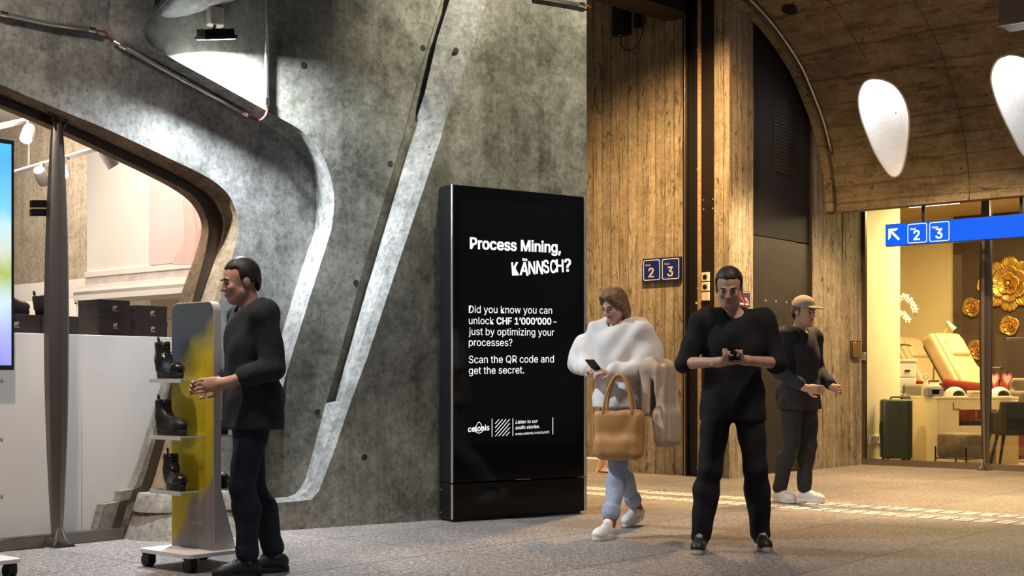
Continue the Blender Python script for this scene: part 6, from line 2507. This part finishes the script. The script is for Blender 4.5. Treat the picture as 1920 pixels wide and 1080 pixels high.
def person(label, loc, rz, J, st, group=None):
    t = thing('person', label, 'person', loc, rz, group)
    k = st.get('k', 1.0)
    j = dict(pel=(0, 0.0, 0.95), chest=(0, 0.0, 1.27), neck=(0, 0.015, 1.46), head=(0, -0.02, 1.63),
             shL=(0.185, 0.01, 1.415), shR=(-0.185, 0.01, 1.415), elL=(0.24, 0.03, 1.13), elR=(-0.24, 0.03, 1.13),
             wrL=(0.24, -0.06, 0.88), wrR=(-0.24, -0.06, 0.88), hipL=(0.09, 0, 0.92), hipR=(-0.09, 0, 0.92),
             knL=(0.10, -0.02, 0.50), knR=(-0.10, -0.02, 0.50), anL=(0.11, 0.03, 0.085), anR=(-0.11, 0.03, 0.085))
    j.update(J)
    for q in j:
        j[q] = V_(j[q]) * (k if q not in ('anL', 'anR') else 1.0)
    HR = rotm('Z', st.get('head_yaw', 0)) @ rotm('X', st.get('head_pitch', 0)) @ rotm('Y', st.get('head_roll', 0))
    fem = st.get('fem', False)
    sw = 0.92 if fem else 1.0

    def torso(g):
        c = j['chest']
        p = j['pel']
        lean = rotm('X', st.get('lean', 0))
        return [('e', c + V_((0, 0.0, 0.01)), ((0.170 * sw + g) * k, (0.112 * sw + g) * k, (0.19 + g * .5) * k), 0.05, lean),
                ('e', c + V_((0, 0.02, 0.10)), ((0.165 * sw + g) * k, (0.085 + g) * k, (0.09 + g * .5) * k), 0.05, lean),
                ('c', c + V_((-0.05, 0, -0.05)), p + V_((-0.05, 0, 0.08)), (0.105 + g) * sw * k, (0.103 + g) * sw * k, 0.04),
                ('c', c + V_((0.05, 0, -0.05)), p + V_((0.05, 0, 0.08)), (0.105 + g) * sw * k, (0.103 + g) * sw * k, 0.04),
                ('e', p + V_((0, 0.015, -0.01)), ((0.165 + g) * k, (0.122 + g) * k, (0.125 + g) * k), 0.04),
                ('c', j['neck'] + V_((0.03, 0.01, -0.03)), j['shL'], (0.055 + g) * k, (0.058 + g) * k, 0.04),
                ('c', j['neck'] + V_((-0.03, 0.01, -0.03)), j['shR'], (0.055 + g) * k, (0.058 + g) * k, 0.04)]

    def arm(s, g, ext=1.0, ga=None):
        ga = g if ga is None else ga
        sh, el, wr = j['sh' + s], j['el' + s], j['wr' + s]
        P = [('c', sh, el, (0.052 + g) * k * sw, (0.040 + ga) * k * sw, 0.03)]
        if ext > 0:
            P.append(('c', el, el + (wr - el) * ext, (0.040 + ga) * k * sw, (0.040 - 0.013 * ext + ga) * k * sw, 0.02))
        return P

    def leg(s, g, ext=1.0, gl=None):
        gl = g if gl is None else gl
        hp, kn, an = j['hip' + s], j['kn' + s], j['an' + s]
        calf = kn + (an - kn) * 0.3 + V_((0, 0.02, 0))
        end = kn + (an - kn) * ext
        return [('c', hp, kn, (0.090 + g) * k, (0.056 + g) * k, 0.04),
                ('c', kn, calf, (0.054 + g) * k, (0.054 + gl) * k, 0.03),
                ('c', calf, end, (0.053 + gl) * k, ((0.036 if ext > 0.9 else 0.042) + gl) * k, 0.03)]

    body = torso(0.0) + arm('L', 0) + arm('R', 0) + leg('L', 0) + leg('R', 0)
    body += [('c', j['neck'] + V_((0, 0.01, -0.04)), j['head'] + HR @ V_((0, 0.02, -0.05)), 0.056 * k * sw, 0.052 * k * sw, 0.03)]
    body += head_prims(j['head'], HR, k * (0.95 if fem else 1.0))
    for s, sd in (('L', 1), ('R', -1)):
        d = j['wr' + s] - j['el' + s]
        if 'hand' + s in st:
            d = V_(st['hand' + s][0])
            n = V_(st['hand' + s][1])
        else:
            n = V_((-sd, 0, 0))
        body += hand_prims(j['wr' + s], d, n, st.get('thumb' + s, sd), st.get('curl', 0.6), k * (0.9 if fem else 1.0))
        yaw = st.get('foot' + s, 0)
        R = rotm('Z', yaw)
        body += [('c', j['an' + s], j['an' + s] + R @ V_((0, -0.10, -0.045)), 0.034, 0.026, 0.02)]
    sdf_build('body', body, st['skin'], t, 0.0075)
    for sx in (-1, 1):
        c = j['head'] + HR @ (V_((sx * 0.031, -0.0765, 0.009)) * k * (0.95 if fem else 1.0))
        e_ = MB().ell(c, (0.0125, 0.0125, 0.0105), 12, 8).build('eye', M['eye_white'], t, smooth=True)
        c2 = j['head'] + HR @ (V_((sx * 0.031, -0.0865, 0.006)) * k * (0.95 if fem else 1.0))
        MB().ell(c2, (0.0066, 0.0040, 0.0066), 10, 8).build('iris', M['eye_dark'], e_, smooth=True)
    kk = k * (0.95 if fem else 1.0)
    T = lambda x, y, z: Vector(j['head'] + HR @ (V_((x, y, z)) * kk))
    for sx in (-1, 1):
        MB().tube([T(sx * 0.050, -0.080, 0.028), T(sx * 0.034, -0.0925, 0.034), T(sx * 0.016, -0.096, 0.029)], [0.003, 0.005, 0.004], 8).build('eyebrow', st['hair_mat'], t, smooth=True)
    Mh = Matrix(HR.tolist()).to_4x4()
    MB().ell(T(0, -0.0945, -0.0505), (0.023 * kk, 0.008 * kk, 0.0045 * kk), 14, 8, Mh).ell(T(0, -0.0925, -0.0595), (0.020 * kk, 0.009 * kk, 0.0058 * kk), 14, 8, Mh).build('lips', M['lip'], t, smooth=True)
    # hair: a cap around the skull, cleared away from the face
    hc = j['head']
    kk = k * (0.95 if fem else 1.0)
    T = lambda x, y, z: hc + HR @ (V_((x, y, z)) * kk)
    hair = [('e', T(0, 0.018, 0.038), (0.086 * kk, 0.104 * kk, 0.098 * kk), 0.01, HR)]
    if st.get('hair') == 'long':
        hair += [('e', T(0.0, 0.06, -0.04), (0.080 * kk, 0.055 * kk, 0.12 * kk), 0.04, HR), ('c', T(0.06, 0.0, 0.0), T(0.065, 0.01, -0.14), 0.028 * kk, 0.02 * kk, 0.03), ('c', T(-0.06, 0.0, 0.0), T(-0.065, 0.01, -0.14), 0.028 * kk, 0.02 * kk, 0.03), ('c', T(0.03, -0.07, 0.095), T(0.068, -0.035, 0.02), 0.022 * kk, 0.018 * kk, 0.02), ('c', T(-0.03, -0.07, 0.095), T(-0.068, -0.035, 0.02), 0.022 * kk, 0.018 * kk, 0.02)]
        hair += [('-e', T(0, -0.085, -0.025), (0.056 * kk, 0.07 * kk, 0.085 * kk), 0.012, HR)]
    else:
        hair += [('e', T(0, 0.05, -0.02), (0.074 * kk, 0.055 * kk, 0.065 * kk), 0.03, HR)]
        hair += [('-b', T(0, -0.118, -0.025), (0.12 * kk, 0.10 * kk, 0.102 * kk), 0.02, 0.012, HR), ('-b', T(0, 0.0, -0.10), (0.14 * kk, 0.075 * kk, 0.085 * kk), 0.02, 0.012, HR)]
    sdf_build('hair', hair, st['hair_mat'], t, 0.0075, fold=0.0015, foldf=(40, 30, 50))
    if st.get('cap'):
        cp = [('e', T(0, 0.012, 0.055), (0.094 * kk, 0.110 * kk, 0.092 * kk), 0.01, HR), ('-b', T(0, 0, -0.06), (0.2, 0.2, 0.105 * kk), 0.01, 0.006, HR), ('e', T(0, -0.115, 0.052), (0.068 * kk, 0.075 * kk, 0.010 * kk), 0.008, HR)]
        sdf_build('cap', cp, st['cap'], t, 0.007)
    # clothes
    g = st.get('top_g', 0.018)
    ext = st.get('sleeve', 1.0)
    top = torso(g)
    if ext >= 0:
        top += arm('L', g + 0.004, max(ext, 0.0), g * 0.9) + arm('R', g + 0.004, max(ext, 0.0), g * 0.9)
    hem = st.get('hem', 0.84) * k
    top += [('c', j['pel'] + V_((-0.055, 0.01, 0)), (j['pel'][0] - 0.055, j['pel'][1] + 0.01, hem - 0.05), (0.125 + g) * k, (0.125 + g) * k, 0.03), ('c', j['pel'] + V_((0.055, 0.01, 0)), (j['pel'][0] + 0.055, j['pel'][1] + 0.01, hem - 0.05), (0.125 + g) * k, (0.125 + g) * k, 0.03)]
    top += st.get('extra_top', [])
    nk = j['neck']
    top += [('-c', nk + V_((0, -0.035, 0.02)), nk + V_((0, -0.06, 0.10)), 0.058 * k, 0.07 * k, 0.012)]
    sdf_build(st.get('top_name', 'jacket'), top, st['top_mat'], t, 0.009, fold=st.get('top_fold', 0.004), cuts=[((0, 0, -1), -hem)])
    gl = st.get('leg_g', 0.012)
    tr = [('e', j['pel'] + V_((0, 0.015, -0.01)), ((0.165 + 0.010) * k, (0.122 + 0.010) * k, (0.125 + 0.010) * k), 0.04)]
    cuff = st.get('cuff', 0.98)
    for s in 'LR':
        tr += leg(s, gl, cuff, gl + st.get('flare', 0.006))
    sdf_build('trousers', tr, st['leg_mat'], t, 0.009, fold=0.003, foldf=(8, 8, 30))
    if st.get('sock'):
        for s in 'LR':
            kn, an = j['kn' + s], j['an' + s]
            sdf_build('sock', [('c', kn + (an - kn) * (cuff - 0.06), an + V_((0, 0, 0.0)), 0.046, 0.043, 0.01)], st['sock'], t, 0.007)
    if cuff < 0.9:
        for s in 'LR':
            kn, an = j['kn' + s], j['an' + s]
            sdf_build('turned_cuff', [('c', kn + (an - kn) * (cuff - 0.05), kn + (an - kn) * (cuff + 0.01), 0.062, 0.062, 0.004)], st['leg_mat'], t, 0.007)
    for s in 'LR':
        shoe_parts(t, j['an' + s], st.get('foot' + s, 0), st.get('pitch' + s, 0), st['shoe'], st['shoe_sole'])
    return t, j


# woman in a white blouse, walking to the left and front
WL = Vector((0.77, 9.20, 0))
WRZ = math.radians(-37)
wt, wj = person('woman in loose white blouse and light jeans, head bowed, walking past the black display', WL, WRZ,
                dict(pel=(0, -0.01, 0.93), chest=(0, -0.05, 1.24), neck=(0, -0.05, 1.43), head=(0.0, -0.115, 1.565),
                     shL=(0.165, -0.04, 1.375), shR=(-0.165, -0.04, 1.375), elR=(-0.36, -0.02, 1.17), wrR=(-0.10, -0.27, 1.13), elL=(0.25, 0.0, 1.12), wrL=(0.08, -0.27, 1.10),
                     hipL=(0.085, 0, 0.90), hipR=(-0.085, 0, 0.90), knL=(0.115, -0.25, 0.50), anL=(0.135, -0.385, 0.085), knR=(-0.10, 0.07, 0.47), anR=(-0.125, 0.385, 0.125)),
                dict(k=1.0, fem=True, skin=M['skin_pale'], hair='long', hair_mat=M['hair_brown'], head_pitch=28, head_yaw=-8, top_mat=M['white_cloth'], top_g=0.040, top_fold=0.007, top_name='blouse', hem=0.86, sleeve=0.92,
                     leg_mat=M['light_denim'], leg_g=0.006, flare=0.004, cuff=0.80, sock=M['red_sock'], shoe=M['white_shoe'], shoe_sole=M['white_shoe'], pitchR=12, footL=4, footR=2, lean=8,
                     handR=((0.75, -0.6, -0.05), (0.3, 0.4, -0.8)), handL=((-0.5, -0.8, 0.1), (-0.2, 0.3, -0.9)), curl=0.8,
                     extra_top=[('e', (-0.24, -0.05, 1.24), (0.15, 0.12, 0.13), 0.06), ('e', (0.20, -0.02, 1.22), (0.12, 0.12, 0.13), 0.06)]))


def wpt(x, y, z):
    return WL + Vector((x * math.cos(WRZ) - y * math.sin(WRZ), x * math.sin(WRZ) + y * math.cos(WRZ), z))


# her tan bag
p = wpt(0.16, -0.30, 0.0)
bag = thing('shoulder_bag', 'tan leather tote bag hanging from the arm of the woman in white', 'bag', (p.x, p.y, 0.0), WRZ + 0.35)
sdf_build('bag_body', [('b', (0, 0, 0.70), (0.17, 0.065, 0.16), 0.05, 0.02), ('b', (0, 0, 0.60), (0.155, 0.085, 0.08), 0.05, 0.04), ('-b', (0, 0, 0.88), (0.15, 0.035, 0.08), 0.02, 0.01)], M['tan_leather'], bag, 0.009, fold=0.003)
for sy in (-0.055, 0.055):
    MB().tube(smooth_curve([(-0.10, sy, 0.82), (-0.08, sy * 0.8, 0.95), (-0.03, sy * 0.4, 1.07), (0.03, sy * 0.4, 1.07), (0.08, sy * 0.8, 0.95), (0.10, sy, 0.82)], 6), 0.010, 8).build('strap', M['tan_leather'], bag, smooth=True)
# coat over her left arm
p = wpt(0.30, -0.03, 0.0)
ct_ = thing('folded_coat', 'beige coat draped over the left arm of the woman in white', 'coat', (p.x, p.y, 0.0), WRZ + 0.2)
sdf_build('coat_cloth', [('c', (-0.02, -0.10, 1.14), (-0.02, 0.10, 1.15), 0.065, 0.065, 0.03), ('b', (0.055, 0.0, 0.90), (0.038, 0.155, 0.26), 0.03, 0.05), ('b', (0.065, 0.01, 0.73), (0.042, 0.175, 0.12), 0.035, 0.06), ('b', (-0.045, -0.02, 0.99), (0.03, 0.12, 0.18), 0.025, 0.04)], M['beige_cloth'], ct_, 0.010, fold=0.009, foldf=(14, 22, 7))
# phone in her hands
hp_ = wpt(-0.01, -0.345, 1.145)
ph = thing('phone', 'dark phone in the hands of the woman in white', 'phone', hp_, WRZ)
Mx = Matrix.Rotation(math.radians(-35), 4, 'X')
MB().box((-0.037, -0.075, -0.004), (0.037, 0.075, 0.004), Mx).build('phone_body', M['black_case'], ph, bevel=0.004)
MB().box((-0.034, -0.070, 0.004), (0.034, 0.070, 0.0052), Mx).build('phone_screen', M['black_gloss'], ph)

# man in black in front of the pillar
ML = Vector((1.375, 8.25, 0))
MRZ = math.radians(-6)
mt_, mj = person('man in black shirt and trousers holding a phone, in front of the board-marked pillar', ML, MRZ,
                 dict(head=(-0.03, -0.085, 1.615), neck=(0, -0.005, 1.46), elR=(-0.30, -0.02, 1.155), wrR=(-0.09, -0.26, 1.16), elL=(0.27, -0.02, 1.155), wrL=(0.05, -0.27, 1.17),
                      knR=(-0.15, -0.12, 0.49), anR=(-0.205, -0.115, 0.085), knL=(0.135, -0.05, 0.50), anL=(0.175, 0.05, 0.085)),
                 dict(k=1.0, skin=M['skin'], hair='short', hair_mat=M['hair_dark'], head_pitch=22, head_yaw=-6, top_mat=M['black_cloth'], top_g=0.022, top_name='shirt', hem=0.80, sleeve=0.06, top_fold=0.004,
                      leg_mat=M['black_cloth'], leg_g=0.014, flare=0.012, cuff=0.97, shoe=M['leather_matte'], shoe_sole=plain('off_white_sole', (0.55, 0.50, 0.42), 0.6), footL=6, footR=-8,
                      handR=((0.85, -0.5, 0.05), (0.1, 0.35, 0.9)), handL=((-0.85, -0.45, 0.05), (-0.1, 0.35, 0.9)), thumbR=1, thumbL=-1, curl=0.75))


def mpt(x, y, z):
    return ML + Vector((x * math.cos(MRZ) - y * math.sin(MRZ), x * math.sin(MRZ) + y * math.cos(MRZ), z))


ph = thing('phone', 'dark phone in the hands of the man in black', 'phone', mpt(-0.015, -0.325, 1.205), MRZ)
Mx = Matrix.Rotation(math.radians(35), 4, 'X')
MB().box((-0.037, -0.075, -0.004), (0.037, 0.075, 0.004), Mx).build('phone_body', M['black_case'], ph, bevel=0.004)
MB().box((-0.034, -0.070, 0.004), (0.034, 0.070, 0.0052), Mx).build('phone_screen', M['black_gloss'], ph)

# man behind him, in dark clothes with a pale cap
TL = Vector((2.46, 11.35, 0.004))
tt_, tj = person('man in dark clothes and pale cap with white shoes, behind the man in black', TL, math.radians(38),
                 dict(head=(0, -0.05, 1.625), elR=(-0.26, 0.0, 1.12), wrR=(-0.20, -0.24, 0.98), elL=(0.26, 0.02, 1.12), wrL=(0.16, -0.24, 0.98), knL=(0.09, -0.03, 0.50), anL=(0.08, 0.02, 0.085), knR=(-0.09, 0.02, 0.50), anR=(-0.08, 0.16, 0.085)),
                 dict(k=1.0, skin=M['skin'], hair='short', hair_mat=M['hair_grey'], cap=plain('pale_cap', (0.36, 0.30, 0.22), 0.9), head_pitch=8, top_mat=M['charcoal_cloth'], top_g=0.028, hem=0.80, sleeve=0.75,
                      leg_mat=M['charcoal_cloth'], leg_g=0.012, cuff=0.9, shoe=M['white_shoe'], shoe_sole=M['white_shoe'], footL=10, footR=-5,
                      handR=((0.3, -0.9, -0.1), (0.9, 0.2, -0.1)), handL=((-0.3, -0.9, -0.1), (-0.9, 0.2, -0.1))))

# person passing the shoe display at left
LL = Vector((-1.40, 7.12, 0))
lt_, lj = person('person in dark jacket and jeans passing beside the rolling shoe display', LL, math.radians(-62),
                 dict(head=(0, -0.06, 1.60), neck=(0, 0.0, 1.44), elL=(0.24, 0.05, 1.13), wrL=(0.17, -0.20, 1.05), elR=(-0.24, 0.05, 1.13), wrR=(-0.17, -0.18, 1.04), knL=(0.09, -0.08, 0.50), anL=(0.08, -0.04, 0.085), knR=(-0.08, 0.03, 0.49), anR=(-0.07, 0.16, 0.085)),
                 dict(k=0.985, skin=M['skin'], hair='short', hair_mat=M['hair_dark'], head_pitch=14, top_mat=M['charcoal_cloth'], top_g=0.026, hem=0.80, sleeve=0.55,
                      leg_mat=M['dark_denim'], leg_g=0.012, cuff=0.86, shoe=M['leather_matte'], shoe_sole=M['rubber'], footL=4, footR=0,
                      handL=((-0.25, -0.95, -0.1), (-0.9, 0.25, -0.1)), handR=((0.25, -0.95, -0.1), (0.9, 0.25, -0.1))))
